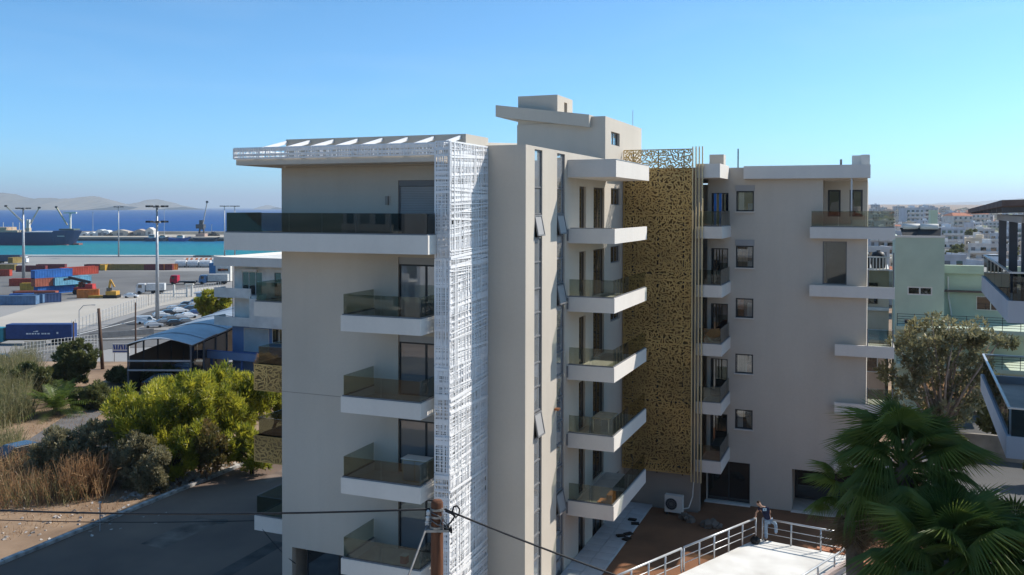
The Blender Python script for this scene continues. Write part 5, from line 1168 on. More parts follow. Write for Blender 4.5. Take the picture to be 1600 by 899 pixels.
a, b_ = pg(140, 530, ZP + .1), pg(240, 522, ZP + .1); tag(MB().bar(a + Vector((0, 0, .6)), b_ + Vector((0, 0, .6)), .3, 1.2).build('low_wall', hv('dark_wall', (.17, .17, .17))), 'low dark wall between the access road and the car park', 'wall')
a, b_ = pg(38, 545, ZP + .1), pg(72, 543, ZP + .1); tag(MB().bar(a + Vector((0, 0, .7)), b_ + Vector((0, 0, .7)), .4, 1.5).build('low_wall', hv('sandy_wall', (.42, .36, .28))), 'pale low wall beside the navy trailer', 'wall')
q = pg(181, 556, -6.0); q = Vector((q.x, q.y, -6)); o = thing('sign_board', 'white notice board with blue letters on the slope below the road', 'sign', W(-46.5, 106, zground(-46.5, 106)))
MB().obox(loc(o, 0, 0, 1.6), (2.0, .08, 1.1), YAW).build('board', white, o); mb = MB(); blu = hv('sign_blue', (.03, .07, .28))
for k in range(6): mb.obox(loc(o, -.78 + k * .31, -.05, 1.72), (.18, .02, .55), YAW, 0, .2 * (k % 3 - 1))
mb.build('lettering', blu, o); MB().obox(loc(o, 0, -.05, 1.2), (1.9, .02, .12), YAW).build('stripe', blu, o)
for a in (-.8, .8): MB().obox(loc(o, a, .03, .5), (.1, .06, 1.1), YAW).build('leg', steel, o)
# ---- far islands
isl_m = mat('island_scrub', (.20, .17, .13), .95, .25, .002, col2=(.13, .12, .09))
def island(name, prof, t, base=-14, depth=1600):
    V, Fc = [], []; n = len(prof); rr = random.Random(9)
    fine = []
    for i in range(n - 1):
        for k in range(6):
            u = k / 6; x = prof[i][0] + (prof[i + 1][0] - prof[i][0]) * u; y = prof[i][1] + (prof[i + 1][1] - prof[i][1]) * u; fine.append((x, y + rr.uniform(-.45, .45)))
    fine.append(prof[-1])
    rows = [(-1, 0), (-.7, .28), (-.4, .62), (-.15, .9), (0, 1), (.5, .6), (1, 0)]
    for d, hh in rows:
        for i, (px, py) in enumerate(fine):
            z = base + (zpx(py, t) - base) * max(0, hh + (rr.uniform(-.09, .09) if 0 < hh < 1 else 0)); V.append(tuple(W(at_dep(px, t), t + d * depth * .5, z)))
    m_ = len(fine)
    for j in range(len(rows) - 1):
        for i in range(m_ - 1): a = j * m_ + i; Fc.append((a, a + 1, a + m_ + 1, a + m_))
    me = bpy.data.meshes.new(name); me.from_pydata(V, [], Fc); me.update(); return tag(link_mesh(name, me, isl_m), kind='structure')
island('island', [(-140, 312), (-80, 306), (-20, 303.5), (8, 303), (24, 305), (40, 310), (55, 312.5), (75, 310.5), (98, 312), (118, 311.5), (132, 309), (146, 307.6), (156, 309), (166, 314), (178, 320), (190, 322.5)], 8500)
island('island', [(172, 323), (186, 320), (205, 319.8), (222, 317), (234, 313.2), (246, 312.4), (254, 314), (262, 318), (276, 321.5), (284, 324.3)], 9500); island('island', [(405, 324.4), (412, 322.8), (418, 321), (424, 322.2), (432, 324.4)], 12000, depth=900)
island('hills', [(1380, 320), (1440, 318), (1480, 315), (1520, 314), (1560, 311), (1600, 308), (1660, 306), (1720, 310)], 14000, -10, 3000)
# ================================================================ vegetation
NR = np.random.default_rng(11)
def quads_mesh(name, C, T, Wd, tone):
    """leaf quads: centre C, half-length vector T, half-width vector Wd, tone per leaf"""
    n = len(C); V = np.empty((n, 4, 3), np.float32)
    V[:, 0] = C - T - Wd * .5; V[:, 1] = C - T + Wd * .5; V[:, 2] = C + T * 1.0 + Wd * .25; V[:, 3] = C + T * 1.0 - Wd * .25
    V[:, 1] += Wd * .3; V[:, 0] -= Wd * .3
    me = bpy.data.meshes.new(name); me.vertices.add(n * 4); me.vertices.foreach_set('co', V.ravel()); me.loops.add(n * 4); me.loops.foreach_set('vertex_index', np.arange(n * 4, dtype=np.int32))
    me.polygons.add(n); me.polygons.foreach_set('loop_start', np.arange(0, n * 4, 4, dtype=np.int32)); me.update(calc_edges=True)
    a = me.attributes.new('tone', 'FLOAT', 'FACE'); a.data.foreach_set('value', np.clip(tone, 0, 1).astype(np.float32)); me.validate(); return me
def unit(v): return v / np.maximum(np.linalg.norm(v, axis=1, keepdims=True), 1e-6)
def leaf_cloud(name, cen, rad, per, ln, wd, up=.5, spread=1.0, tvar=.35, shell=.5):
    """leaves scattered in ellipsoidal clumps; each points outward and a little up"""
    cen = np.asarray(cen, float); rad = np.asarray(rad, float); k = len(cen); n = k * per; idx = np.repeat(np.arange(k), per)
    d = unit(NR.normal(size=(n, 3))); rr = (shell + (1 - shell) * NR.random(n)) ** .6
    C = cen[idx] + d * rad[idx] * rr[:, None]
    T = unit(d * spread + np.array([0, 0, up]) + NR.normal(size=(n, 3)) * .35); S = unit(np.cross(T, unit(NR.normal(size=(n, 3)))))
    L = ln * (.6 + .8 * NR.random(n))[:, None]; Wv = wd * (.6 + .8 * NR.random(n))[:, None]
    tone = .5 + tvar * (NR.random(k)[idx] - .5) * 1.4 + .3 * (NR.random(n) - .5)
    return quads_mesh(name, C, T * L * .5, S * Wv, tone)
pine_l = leaf_mat('pine_needles', (.19, .22, .024), (.54, .50, .05), .64); olive_l = leaf_mat('olive_leaves', (.18, .17, .09), (.36, .32, .19), .50); shrub_l = leaf_mat('shrub_leaves', (.08, .10, .03), (.20, .20, .065), .42)
carob_l = leaf_mat('carob_leaves', (.13, .135, .065), (.31, .28, .15), .45); reed_l = leaf_mat('reed_blades', (.14, .16, .06), (.32, .27, .14), .45); dry_l = leaf_mat('dry_grass_blades', (.27, .14, .065), (.52, .34, .18), .42); palm_g = leaf_mat('fan_palm_green', (.06, .115, .022), (.20, .25, .05), .50, .02); palm_d = leaf_mat('fan_palm_dry', (.13, .085, .04), (.26, .185, .10), .30)
bark = mat('grey_bark', (.17, .13, .10), .95, .3, 4, bump=.6, bscale=18); bark_p = mat('pine_bark', (.10, .065, .045), .95, .3, 4, bump=.6, bscale=18)
def branches(base, tips, r0, rng, h0=.35):
    mb = MB(); base = Vector(base); top = sum((Vector(t) for t in tips), Vector()) / len(tips)
    mid = base.lerp(top, h0) + Vector((rng.uniform(-.2, .2), rng.uniform(-.2, .2), 0)); fork = base.lerp(top, .62)
    mb.tube([base, mid, fork, base.lerp(top, .95)], [r0, r0 * .8, r0 * .55, r0 * .2], 7)
    for t in tips:
        t = Vector(t); s = mid.lerp(fork, rng.random()); q = s.lerp(t, .5) + Vector((rng.uniform(-.2, .2), rng.uniform(-.2, .2), rng.uniform(-.1, .35)))
        mb.tube([s, q, t], [r0 * .42, r0 * .26, r0 * .08], 5)
    return mb
def tree(name, label, cat, base, lobes, lm, bm_, per, ln, wd, nclump, crad, up, seed, r0=.2, stretch=1.0, tvar=.35, group=None, shell=.5):
    """lobes: (offset xyz from base, radius xyz); clumps fill the lobes' outer volume"""
    rng = random.Random(seed); base = Vector(base); o = thing(name, label, cat, base, 0, group); cen, rad, tips = [], [], []
    tot = sum(l[1][0] * l[1][1] * l[1][2] for l in lobes)
    for off, rd in lobes:
        k = max(6, int(nclump * rd[0] * rd[1] * rd[2] / tot)); tips.append(tuple(base + Vector(off)))
        for i in range(k):
            d = Vector((rng.gauss(0, 1), rng.gauss(0, 1), rng.gauss(0, 1))).normalized(); q = rng.uniform(.45, 1.0) ** .7
            cen.append((off[0] + d.x * rd[0] * q, off[1] + d.y * rd[1] * q, off[2] + d.z * rd[2] * q)); c = crad * rng.uniform(.6, 1.35); rad.append((c, c, c * stretch))
            if i % 7 == 0: tips.append(tuple(base + Vector(cen[-1])))
    link_mesh('crown', leaf_cloud('crown', cen, rad, per, ln, wd, up, tvar=tvar, shell=shell), lm, o)
    branches(base - Vector((0, 0, .15)), tips[:26], r0, rng).build('trunk', bm_, o, True)
    return o
# ---- pines on the verge (offsets follow the picture's right/deep axes)
def off(a, d, z): v = VR * a + VD * d; return (v.x, v.y, z)
def pine(px, py, label, lobes, seed, n=150):
    b_ = ground_at(px, py, -.85); return tree('pine_tree', label, 'tree', b_, [(off(*c), r_) for c, r_ in lobes], pine_l, bark_p, 120, .30, .05, int(n * .72), .46, .7, seed, .17, 1.15, .8, 'pines on the verge', .35)
pine(228, 748, 'broad yellow green pine at the left end of the pines', [((-.6, 0, 3.6), (1.7, 1.6, 1.5)), ((1.3, .4, 4.3), (1.6, 1.5, 1.7)), ((.2, -.3, 2.4), (1.9, 1.7, 1.1)), ((-1.6, .4, 4.9), (1.1, 1.1, .9))], 1, 170)
pine(312, 738, 'tall bright pine in the middle of the pines', [((-.3, 0, 5.2), (1.7, 1.7, 1.5)), ((1.1, .3, 4.2), (1.7, 1.6, 1.6)), ((-1.3, .2, 3.6), (1.5, 1.5, 1.4)), ((.4, -.2, 2.6), (1.8, 1.7, 1.2))], 2, 170)
pine(372, 712, 'bright pine beside the left wing of the building', [((-.4, 0, 5.2), (1.8, 1.8, 1.4)), ((1.3, .2, 4.9), (1.8, 1.7, 1.4)), ((0, 0, 3.4), (2.1, 2, 1.3))], 3, 170)
pine(428, 690, 'pine partly hidden behind the left flank balconies', [((-.3, 0, 3.6), (1.9, 1.8, 1.6)), ((1.2, .5, 2.9), (1.9, 1.8, 1.6))], 4, 110)
pine(300, 690, 'darker pine rising behind the middle of the pines', [((0, 0, 3.9), (2.2, 2, 1.6)), ((-2.0, .3, 3.4), (1.8, 1.8, 1.4))], 5, 110)
pine(258, 700, 'pine at the back left of the pines by the lane', [((0, 0, 3.2), (2.2, 2, 1.5)), ((-1.5, 0, 2.4), (1.7, 1.7, 1.2))], 6, 90)
tree('small_tree', 'small half dry tree in front of the pines near the kerb', 'tree', ground_at(322, 752, -.85), [(off(0, 0, 2.6), (1.3, 1.2, 1.2)), (off(.5, 0, 1.8), (1.1, 1.1, .8))], leaf_mat('half_dry_leaves', (.11, .12, .03), (.26, .17, .07), .4), bark, 110, .20, .06, 70, .34, .6, 8, .09)
pine(395, 742, 'low young pine between the tall pines and the building', [((0, 0, 1.6), (1.7, 1.5, 1.2)), ((-1.4, .3, 2.2), (1.4, 1.3, 1.2))], 7, 80)
pine(272, 758, 'low spreading pine in front of the middle pines', [((0, 0, 1.7), (1.5, 1.4, 1.2)), ((-1.3, .2, 1.4), (1.3, 1.2, 1.0)), ((.8, .4, 2.8), (1.2, 1.2, 1.0))], 9, 90)
pine(200, 722, 'pine furthest left behind the grey green bushes', [((0, 0, 3.1), (1.6, 1.5, 1.3)), ((.7, 0, 2.2), (1.6, 1.5, 1.2))], 10, 90)
# ---- bushes
def bush(name, label, px, py, lobes, m_, seed, n=90, per=150, ln=.20, wd=.055, z=-.85, crad=.38, up=.5, cat='bush'):
    b_ = ground_at(px, py, z); return tree(name, label, cat, b_, [(off(*c), r_) for c, r_ in lobes], m_, bark, per, ln, wd, n, crad, up, seed, .08)
bush('olive_bush', 'wide grey green bush beside the dark car', 128, 752, [((-1.2, 0, 1.9), (1.9, 1.5, 1.5)), ((1.3, .3, 2.3), (1.9, 1.5, 1.7)), ((0, .2, 1.0), (2.4, 1.6, 1.0)), ((-2.6, .2, 1.1), (1.1, 1.1, 1.0))], olive_l, 21, 190)
bush('olive_bush', 'grey green bush between the wide bush and the pines', 205, 762, [((0, 0, 1.5), (1.2, 1.1, 1.4)), ((.5, 0, 2.6), (1.1, 1, 1.1))], olive_l, 22, 80)
bush('olive_bush', 'low grey green bush at the foot of the pines', 236, 770, [((0, 0, 1.0), (1.1, 1.0, 1.0)), ((.4, 0, 1.9), (.8, .8, .8))], olive_l, 23, 50)
bush('dark_shrub', 'dark green shrub with rusty twigs below the white picket fence', 112, 606, [((-.3, 0, 2.8), (1.6, 1.4, 1.4)), ((1.2, 0, 2.9), (1.5, 1.3, 1.2)), ((0, 0, 1.4), (1.8, 1.6, 1.2)), ((.3, 0, 4.0), (.9, .9, .7))], shrub_l, 24, 120, ln=.24, wd=.08)
bush('dark_shrub', 'dark shrub left of the feather palm bush', 42, 618, [((0, 0, 1.7), (1.7, 1.4, 1.5)), ((1.6, 0, 1.4), (1.3, 1.2, 1.2)), ((-2.4, 0, 1.2), (1.6, 1.3, 1.1))], shrub_l, 25, 110, ln=.24, wd=.07)
bush('dark_shrub', 'shaded shrub beside the wooden pole at the lane end', 148, 640, [((0, 0, 1.2), (1.4, 1.3, 1.2)), ((-.9, 0, .9), (1.1, 1, .9))], shrub_l, 26, 60, ln=.22, wd=.07)
bush('dark_shrub', 'low dark shrubs along the edge below the shelter', 200, 600, [((0, 0, .8), (2.6, 1.3, .9)), ((3.2, .5, .8), (2.2, 1.2, .9))], shrub_l, 27, 90, ln=.22, wd=.07)
bush('dry_shrub', 'pale dry shrub above the bronze parapet balcony', 420, 640, [((0, 0, 3.7), (1.2, 1.0, 1.3)), ((.9, 0, 2.9), (1.2, 1, 1.2))], dry_l, 28, 50, ln=.30, wd=.04)
bush('green_tree', 'bright green tree between the kiosk and the white house', 335, 530, [((0, 0, 5.2), (2.2, 2, 1.7)), ((1.4, .3, 5.9), (1.6, 1.5, 1.3)), ((-1.2, 0, 4.6), (1.6, 1.4, 1.3)), ((.2, 0, 3.6), (2, 1.8, 1.5))], pine_l, 29, 120, z=-1.4, cat='tree', ln=.3, wd=.09)
# feather palm bush
fp = thing('palm_bush', 'dark bushy feather palm beside the lane', 'palm', ground_at(88, 648, -.85)); rp = random.Random(31); C, T, Sx, tn = [], [], [], []
for i in range(64):
    az = rp.uniform(0, 6.283); el = rp.uniform(.15, 1.35); L_ = rp.uniform(2.4, 3.8); pts = []
    for k in range(15):
        u = (k + .5) / 15; r_ = L_ * u; pts.append((r_ * math.cos(el) * math.cos(az), r_ * math.cos(el) * math.sin(az), .5 + r_ * math.sin(el) - 1.1 * u * u))
    for k in range(1, 15):
        d = np.array(pts[k]) - np.array(pts[k - 1]); d /= np.linalg.norm(d); sd = np.cross(d, [0, 0, 1]); sd /= np.linalg.norm(sd) + 1e-6
        for sg in (-1, 1):
            v = sd * sg * .8 + d * .55 + np.array([0, 0, -.15]); v /= np.linalg.norm(v); h = .38 * (1 - abs(k / 15 - .45))
            C.append(np.array(pts[k]) + v * h); T.append(v * h); Sx.append(d * .05); tn.append(rp.uniform(.2, .8))
link_mesh('fronds', quads_mesh('fronds', np.array(C), np.array(T), np.array(Sx), np.array(tn)), palm_g, fp); MB().lathe(fp.location, [(.3, 0), (.34, .3), (.25, .6)], 9).build('trunk', bark, fp)
# ---- reeds and dry grass: nobody could count them
def blades(name, label, cat, polys, n, h, w_, m_, lean=.35, z=-.85, plume=None):
    C, T, Sx, tn = [], [], [], []
    for (pa, pb, pc) in polys:
        A, B, D = (np.array(ground_at(*q, z)) for q in (pa, pb, pc))
        for i in range(n):
            u, v = NR.random(2); p = A + (B - A) * u + (D - A) * v; hh = h * NR.uniform(.5, 1.15); t = np.array([NR.normal() * lean, NR.normal() * lean, 1.0]); t /= np.linalg.norm(t); a = NR.uniform(0, 6.283)
            C.append(p + t * hh / 2); T.append(t * hh / 2); Sx.append(np.array([math.cos(a), math.sin(a), 0]) * w_); tn.append(NR.random())
            for q in range(3):
                f = NR.uniform(.35, .95); d = np.array([NR.normal(), NR.normal(), .9]); d /= np.linalg.norm(d); l_ = hh * .2
                C.append(p + t * hh * f + d * l_ * .6); T.append(d * l_ * .6); Sx.append(np.cross(d, [.3, .5, .2]) * w_ * 1.2); tn.append(NR.random())
    return tag(link_mesh(name, quads_mesh(name, np.array(C), np.array(T), np.array(Sx), np.array(tn)), m_), label, cat, kind='stuff')
blades('reeds', 'tall green and straw reeds at the left edge beside the lane', 'reeds', [((-40, 690), (55, 655), (-40, 610)), ((-40, 650), (70, 618), (-40, 590))], 2200, 2.6, .04, reed_l)
blades('dry_grass', 'orange brown dry reeds in front of the grey green bushes', 'dry grass', [((-30, 800), (165, 782), (-30, 730))], 1500, 1.7, .03, dry_l, .30); blades('dry_grass', 'tuft of tall dry reeds between bush and pines', 'dry grass', [((95, 785), (172, 775), (100, 760))], 600, 2.3, .03, dry_l, .25)
blades('dry_grass', 'short dry grass on the sandy verge by the kerb', 'dry grass', [((-40, 860), (280, 770), (-40, 800)), ((260, 765), (430, 716), (250, 735)), ((20, 680), (200, 600), (60, 700))], 900, .28, .02, dry_l, .6); blades('reeds', 'green and straw weeds left of the dark car', 'reeds', [((-40, 745), (40, 725), (-40, 700))], 700, 1.5, .03, reed_l)
blades('reeds', 'green reeds mixed into the dry stand before the bushes', 'reeds', [((-30, 805), (150, 785), (-30, 740))], 700, 1.5, .03, reed_l, .35)
ls_ = clump_mesh('lt', 160, (9, 5, .05), .16, 91, .3); tag(link_mesh('verge_litter', ls_.mesh('verge_litter'), mat('pale_litter', (.50, .46, .42), .9, .3, 3), None, Vector((-45.5, 38.5, -.86))), 'pale stones and litter scattered on the sandy verge', 'litter', kind='stuff')
rs_ = clump_mesh('st', 120, (4.5, 1.0, .35), .32, 77); tag(link_mesh('stone_heap', rs_.mesh('stone_heap'), mat('rubble_stone', (.42, .38, .34), .95, .25, 2, bump=.5), None, Vector((-41.3, 45.5, -.9))), 'line of pale broken stones along the kerb under the pines', 'stones', kind='stuff'); COL.objects[-1].rotation_euler.z = R(82)
# ---- spreading tree by the green house
tree('carob_tree', 'spreading old tree with pale crooked limbs in front of the green house', 'tree', (3.8, 53.2, 1.0), [(off(-2.2, 0, 7.6), (1.4, 1.3, 1.5)), (off(-.9, .3, 9.0), (1.4, 1.3, 1.0)), (off(.9, 0, 9.2), (1.5, 1.3, .9)), (off(2.3, 0, 8.6), (1.4, 1.2, .9)), (off(.6, .4, 7.4), (1.8, 1.4, 1.1)), (off(-1.6, 0, 5.4), (1.3, 1.2, 1.5)), (off(1.9, .3, 6.4), (1.2, 1.1, 1.2)), (off(.2, 0, 5.0), (1.4, 1.2, 1.2))], carob_l, mat('pale_bark', (.34, .26, .20), .9, .2, 4, bump=.5, bscale=14), 62, .20, .075, 170, .44, .3, 41, .24, .9, .6)
blades('dry_grass', 'brown dead foliage hanging under the spreading tree', 'dead foliage', [((1440, 640), (1520, 640), (1440, 600))], 500, 1.2, .03, dry_l, .9, z=4.5)
sheet('parking_slab', [(3.2, 40), (32, 40), (32, 80), (3.2, 80)], .35, asphalt); MB().bar((4, 47, .4), (26, 50, .4), .25, .12).build('parking_kerb', kerb_m); tag(COL.objects[-1], kind='structure')
MB().box(3.0, 30, 66, 66.3, .2, 2.0).build('garden_wall', mat('old_garden_wall', (.30, .26, .21), .95, .25, .8, bump=.5)); tag(COL.objects[-1], 'low weathered garden wall under the spreading tree', 'wall')
# ---- fan palms in the right foreground
def fan_leaf(seed, seg=36, R_=1.0, pet=1.0, droop=.25):
    r_ = random.Random(seed); mb = MB(); mb.tube([(0, 0, 0), (pet * .5, 0, .05), (pet, 0, 0)], [.03, .022, .016], 5)
    for i in range(seg):
        a0 = -2.05 + 4.1 * i / seg; a1 = -2.05 + 4.1 * (i + 1) / seg; am = (a0 + a1) / 2; Rl = R_ * (.72 + .28 * math.cos(am * .75)) * r_.uniform(.92, 1.05); mid = .48 * Rl
        def P(a, d, z): return (pet + d * math.cos(a), d * math.sin(a), z - droop * (d / R_) ** 2.2 * (1 + .5 * abs(math.sin(a))))
        n = len(mb.v); mb.v += [P(am, .04, 0), P(a0, mid, -.02), P(am, mid, .03), P(a1, mid, -.02), P(am + r_.uniform(-.03, .03), Rl, -.02 - droop * r_.uniform(0, .35))]
        mb.f += [(n, n + 1, n + 2), (n, n + 2, n + 3), (n + 1, n + 4, n + 2), (n + 2, n + 4, n + 3)]
    me = mb.mesh('leaf'); a = me.attributes.new('tone', 'FLOAT', 'FACE'); tv = r_.uniform(.2, .8); a.data.foreach_set('value', [min(1, max(0, tv + r_.uniform(-.2, .2))) for _ in me.polygons]); return me
FL = [fan_leaf(50 + i, 34 + i % 3 * 3, r_, p_, d_) for i, (r_, p_, d_) in enumerate(((.92, 1.0, .32), (1.0, 1.15, .45), (.82, .85, .25), (.95, 1.1, .65)))]; FD = [fan_leaf(80 + i, 20, .8, .75, 1.0) for i in range(3)]
for me in FL: me.materials.append(palm_g)
for me in FD: me.materials.append(palm_d)
def fan_palm(c, label, n, nd, seed, sc=1.0, elmin=-.5):
    r_ = random.Random(seed); c = Vector(c); o = thing('fan_palm', label, 'palm', (c.x, c.y, 0), 0, 'fan palms in the right foreground')
    MB().tube([(c.x, c.y, 0), (c.x + .1, c.y, c.z * .5), (c.x, c.y, c.z - .2), (c.x, c.y, c.z + .15)], [.26, .20, .22, .12], 10).build('trunk', bark, o, True)
    for i in range(n + nd):
        dry = i >= n; az = i * 2.399 + r_.uniform(-.3, .3); el = r_.uniform(-1.35, -.9) if dry else (1.35 - (1.35 - elmin) * ((i + .5) / n) ** .85 + r_.uniform(-.12, .12))
        l_ = link_mesh('leaf', r_.choice(FD if dry else FL), None, o, (r_.uniform(-.06, .06), r_.uniform(-.06, .06), c.z + (-.25 if dry else .1 - .3 * i / n)))
        l_.rotation_euler = (r_.uniform(-.35, .35), -el, az); s_ = sc * r_.uniform(.85, 1.15); l_.scale = (s_, s_, s_)
fan_palm((.75, 22.6, 10.9), 'fan palm with the highest crown in front of the right wing corner', 58, 22, 61, .95, -.8)
fan_palm((1.55, 20.2, 9.55), 'fan palm with the widest crown at bottom right', 62, 18, 62, 1.0, -.8); fan_palm((2.75, 20.6, 9.3), 'fan palm at the right picture edge under the grey balcony', 54, 12, 63, 1.0, -.7); fan_palm((-.35, 23.4, 9.9), 'small fan palm with dry hanging skirt beside the white terrace', 20, 26, 64, .62, -.4)
# ================================================================ green house, roof terrace and the town
green_w = mat('pale_green_render', (.48, .55, .43), .9, .06, .5, bump=.1, bscale=20); peach = mat('peach_render', (.60, .42, .30), .9, .08, .6)
GH = thing('green_house', 'pale green rendered house with flat white edged roof behind the spreading tree', 'house', (4, 84, 0)); x0, x1, y0, z1 = 1.9, 5.65, 82.0, 14.45
MB().wall('y', y0, y0 + .3, x0, x1, -3, z1, [(2.85, 4.75, 9.65, 10.35), (2.6, 3.6, 5.6, 7.6)]).build('wall', green_w, GH); part('wall', green_w, GH, (x0, x0 + .3, y0 + .3, 93, -3, z1), (x1 - .3, x1, y0 + .3, 93, -3, z1)); part('roof', offwhite, GH, (x0 + .3, x1 - .3, y0 + .3, 93, z1 - .6, z1 - .3)); part('roof_edge', white, GH, (x0 - .05, x1 + .05, y0 - .05, y0 + .32, z1, z1 + .16))
part('wall', green_w, GH, (x1 + .002, 12.5, 86, 96, -3, 11.3), (x1 + .002, 12.5, 85.7, 86.3, 11.3, 12.0), (5.0, 5.6, 90, 93, z1, z1 + 2.3)); part('roof', offwhite, GH, (x1 + .1, 12.4, 86.31, 95.9, 11.301, 11.4)); part('roof_edge', mat('brown_edge', (.14, .10, .09)), GH, (x1 + .003, 12.5, 85.5, 85.98, 9.7, 9.85))
window('y', y0 + .02, 2.85, 4.75, 9.65, 10.35, mull=1, parent=GH, frame=white, fw=.1); window('y', y0 + .05, 2.6, 3.6, 5.6, 7.6, parent=GH, frame=white, name='door'); window('y', 85.9, 8.4, 10.6, 8.2, 9.4, mull=1, parent=GH, frame=white, depth=.09)
MB().tube([(6.2, 85.9, 11), (6.25, 85.9, 9.2), (6.5, 85.9, 7.6)], .08, 6).build('downpipe', white, GH)
for z in (6.9, 3.8):
    b = part('balcony', green_w, GH, (2.0, 12.5, 80.2, y0 - .002 if z < 5 else 81.99, z, z + .3), (x1 + .01, 12.5, 82, 85.99, z, z + .29))
    for k in range(5): MB().tube([(2.05, 80.3, z + .5 + k * .2), (12.4, 80.3, z + .5 + k * .2)], .02, 5).build('rail', frame_dark, b)
    for k in range(9): MB().tube([(2.05 + k * 1.28, 80.3, z + .3), (2.05 + k * 1.28, 80.3, z + 1.35)], .025, 5).build('rail_post', frame_dark, b)
tank_b = mat('black_tank', (.02, .021, .024), .5)
def solar(p, label, rz=0.0, n=1):
    o = thing('solar_water_heater', label, 'water heater', p, rz, 'roof water heaters'); MB().tube([(-.7, .5, 1.15), (.7, .5, 1.15)], .28, 12).build('tank', offwhite, o, True); MB().hexa([(-.9, -.8, .2), (.9, -.8, .2), (.9, .5, 1.0), (-.9, .5, 1.0), (-.9, -.8, .28), (.9, -.8, .28), (.9, .5, 1.08), (-.9, .5, 1.08)]).build('collector', tank_b, o); MB().bar((-.7, .6, 0), (-.7, .5, 1), .05).bar((.7, .6, 0), (.7, .5, 1), .05).bar((-.7, -.8, 0), (-.7, -.8, .25), .05).bar((.7, -.8, 0), (.7, -.8, .25), .05).build('stand', steel, o); return o
solar((3.3, 84.5, z1 - .3), 'water heater with dark collector on the left of the green roof', .2); solar((4.6, 84.3, z1 - .3), 'water heater with dark collector on the right of the green roof', -.1)
# white roof terrace seen between the right wing and the green house
WT = thing('terrace_house', 'cream house with white balustrade roof terrace glimpsed behind the right wing balconies', 'house', (-1, 88, 0))
part('wall', mat('cream_render', (.60, .52, .40), .9, .08, .6), WT, (-6, 1.6, 92, 100, -3, 11.0)); part('terrace_floor', offwhite, WT, (-6, 1.6, 91.8, 100, 11.001, 11.1)); part('parapet_cap', white, WT, (-6, 1.65, 91.75, 91.95, 12.2, 12.32)); part('wall', offwhite, WT, (-6, 1.6, 91.5, 91.9, 7.2, 7.5)); part('wall', peach, WT, (-6, 1.2, 84, 91, -3, 5.2)); part('roof', offwhite, WT, (-6.1, 1.4, 83.8, 91.1, 5.2, 5.45))
for i in range(26): MB().tube([(-5.9 + i * .29, 91.85, 11.1), (-5.9 + i * .29, 91.85, 12.2)], .06, 6).build('baluster', white, WT)
window('y', 91.9, -1.2, .6, 7.8, 9.8, mull=1, parent=WT, frame=door_brown, depth=.09); window('y', 83.92, -.6, .6, 2.6, 4.6, parent=WT, frame=white, depth=.07)
for i, x in enumerate((-.75, .65)):
    o = thing('water_tank', ['black plastic water tank behind the white balustrade, left one', 'black plastic water tank behind the white balustrade, right one'][i], 'water tank', (x, 93.5, 11.1)); MB().lathe(o.location, [(.62, 0), (.66, .3), (.66, 1.2), (.5, 1.55), (.2, 1.65)], 14).build('body', tank_b, o, True); MB().lathe(o.location, [(.18, 1.65), (.18, 1.75)], 10).build('lid', tank_b, o)
# ---- town houses: a dozen kinds, copied
tile_r = mat('clay_roof_tile', (.42, .16, .09), .9, .2, 1.5, objvar=.15); wcol = [(.66, .63, .57), (.62, .54, .42), (.58, .57, .55), (.55, .45, .36), (.62, .58, .40), (.50, .52, .55), (.64, .60, .55), (.45, .38, .32)]
def town_house(i):
    r_ = random.Random(900 + i); w_, d_ = r_.uniform(9, 15), r_.uniform(9, 13); ns = [2, 3, 4, 2, 3, 5, 3, 2, 4, 3][i % 10]; h = ns * 3.05; o = thing('town_house', 'x', 'house')
    wm = mat('town_wall_%d' % (i % 8), wcol[i % 8], .9, .08, .3, objvar=.12)
    part('wall', wm, o, (-w_ / 2, w_ / 2, 0, d_, -6, h))
    if i % 5 == 3:
        o2 = MB().hexa([(-w_ / 2 - .4, -.4, h + .001), (w_ / 2 + .4, -.4, h + .001), (w_ / 2 + .4, d_ + .4, h + .001), (-w_ / 2 - .4, d_ + .4, h + .001), (-w_ / 2 + 2.5, d_ / 2 - .1, h + 1.9), (w_ / 2 - 2.5, d_ / 2 - .1, h + 1.9), (w_ / 2 - 2.5, d_ / 2 + .1, h + 1.9), (-w_ / 2 + 2.5, d_ / 2 + .1, h + 1.9)]).build('roof', tile_r, o)
    else:
        part('parapet', wm, o, (-w_ / 2 - .1, w_ / 2 + .1, -.1, .2, h + .001, h + .9), (-w_ / 2 - .1, -w_ / 2 + .2, .2, d_, h + .001, h + .9), (w_ / 2 - .2, w_ / 2 + .1, .2, d_, h + .001, h + .9))
        x_ = r_.uniform(-w_ / 4, w_ / 4); part('stair_head', wm, o, (x_ - 1.6, x_ + 1.6, d_ * .4, d_ * .4 + 3, h, h + 2.5)); MB().tube([(-w_ / 3, 2.2, h + 1.2), (-w_ / 3 + 1.6, 2.2, h + 1.2)], .35, 8).build('water_tank', offwhite, o); MB().tube([(w_ / 3, 3, h), (w_ / 3, 3, h + 3.2)], .05, 4).build('aerial', frame_dark, o)
    nb = max(3, int(w_ / 3))
    for f in range(ns):
        z = f * 3.05
        if i % 3 != 1 and f: part('balcony', offwhite if i % 2 else wm, o, (-w_ / 2 + .6, w_ / 2 - .6 - (i % 4), -1.3, -.002, z - .1, z + .1), (-w_ / 2 + .6, w_ / 2 - .6 - (i % 4), -1.35, -1.25, z + .1, z + .95))
        for k in range(nb):
            xx = -w_ / 2 + (k + .5) * w_ / nb; ww = r_.choice([.6, .75, 1.0]); part('window', pane_dark if (k + f) % 3 else frame_grey, o, (xx - ww, xx + ww, -.05, -.003, z + (.3 if i % 3 != 1 and f else 1.0), z + 2.35))
    return o
PROT = [town_house(i) for i in range(12)]; HG = 'houses of the town beyond the green house'
usedp = [False] * 12
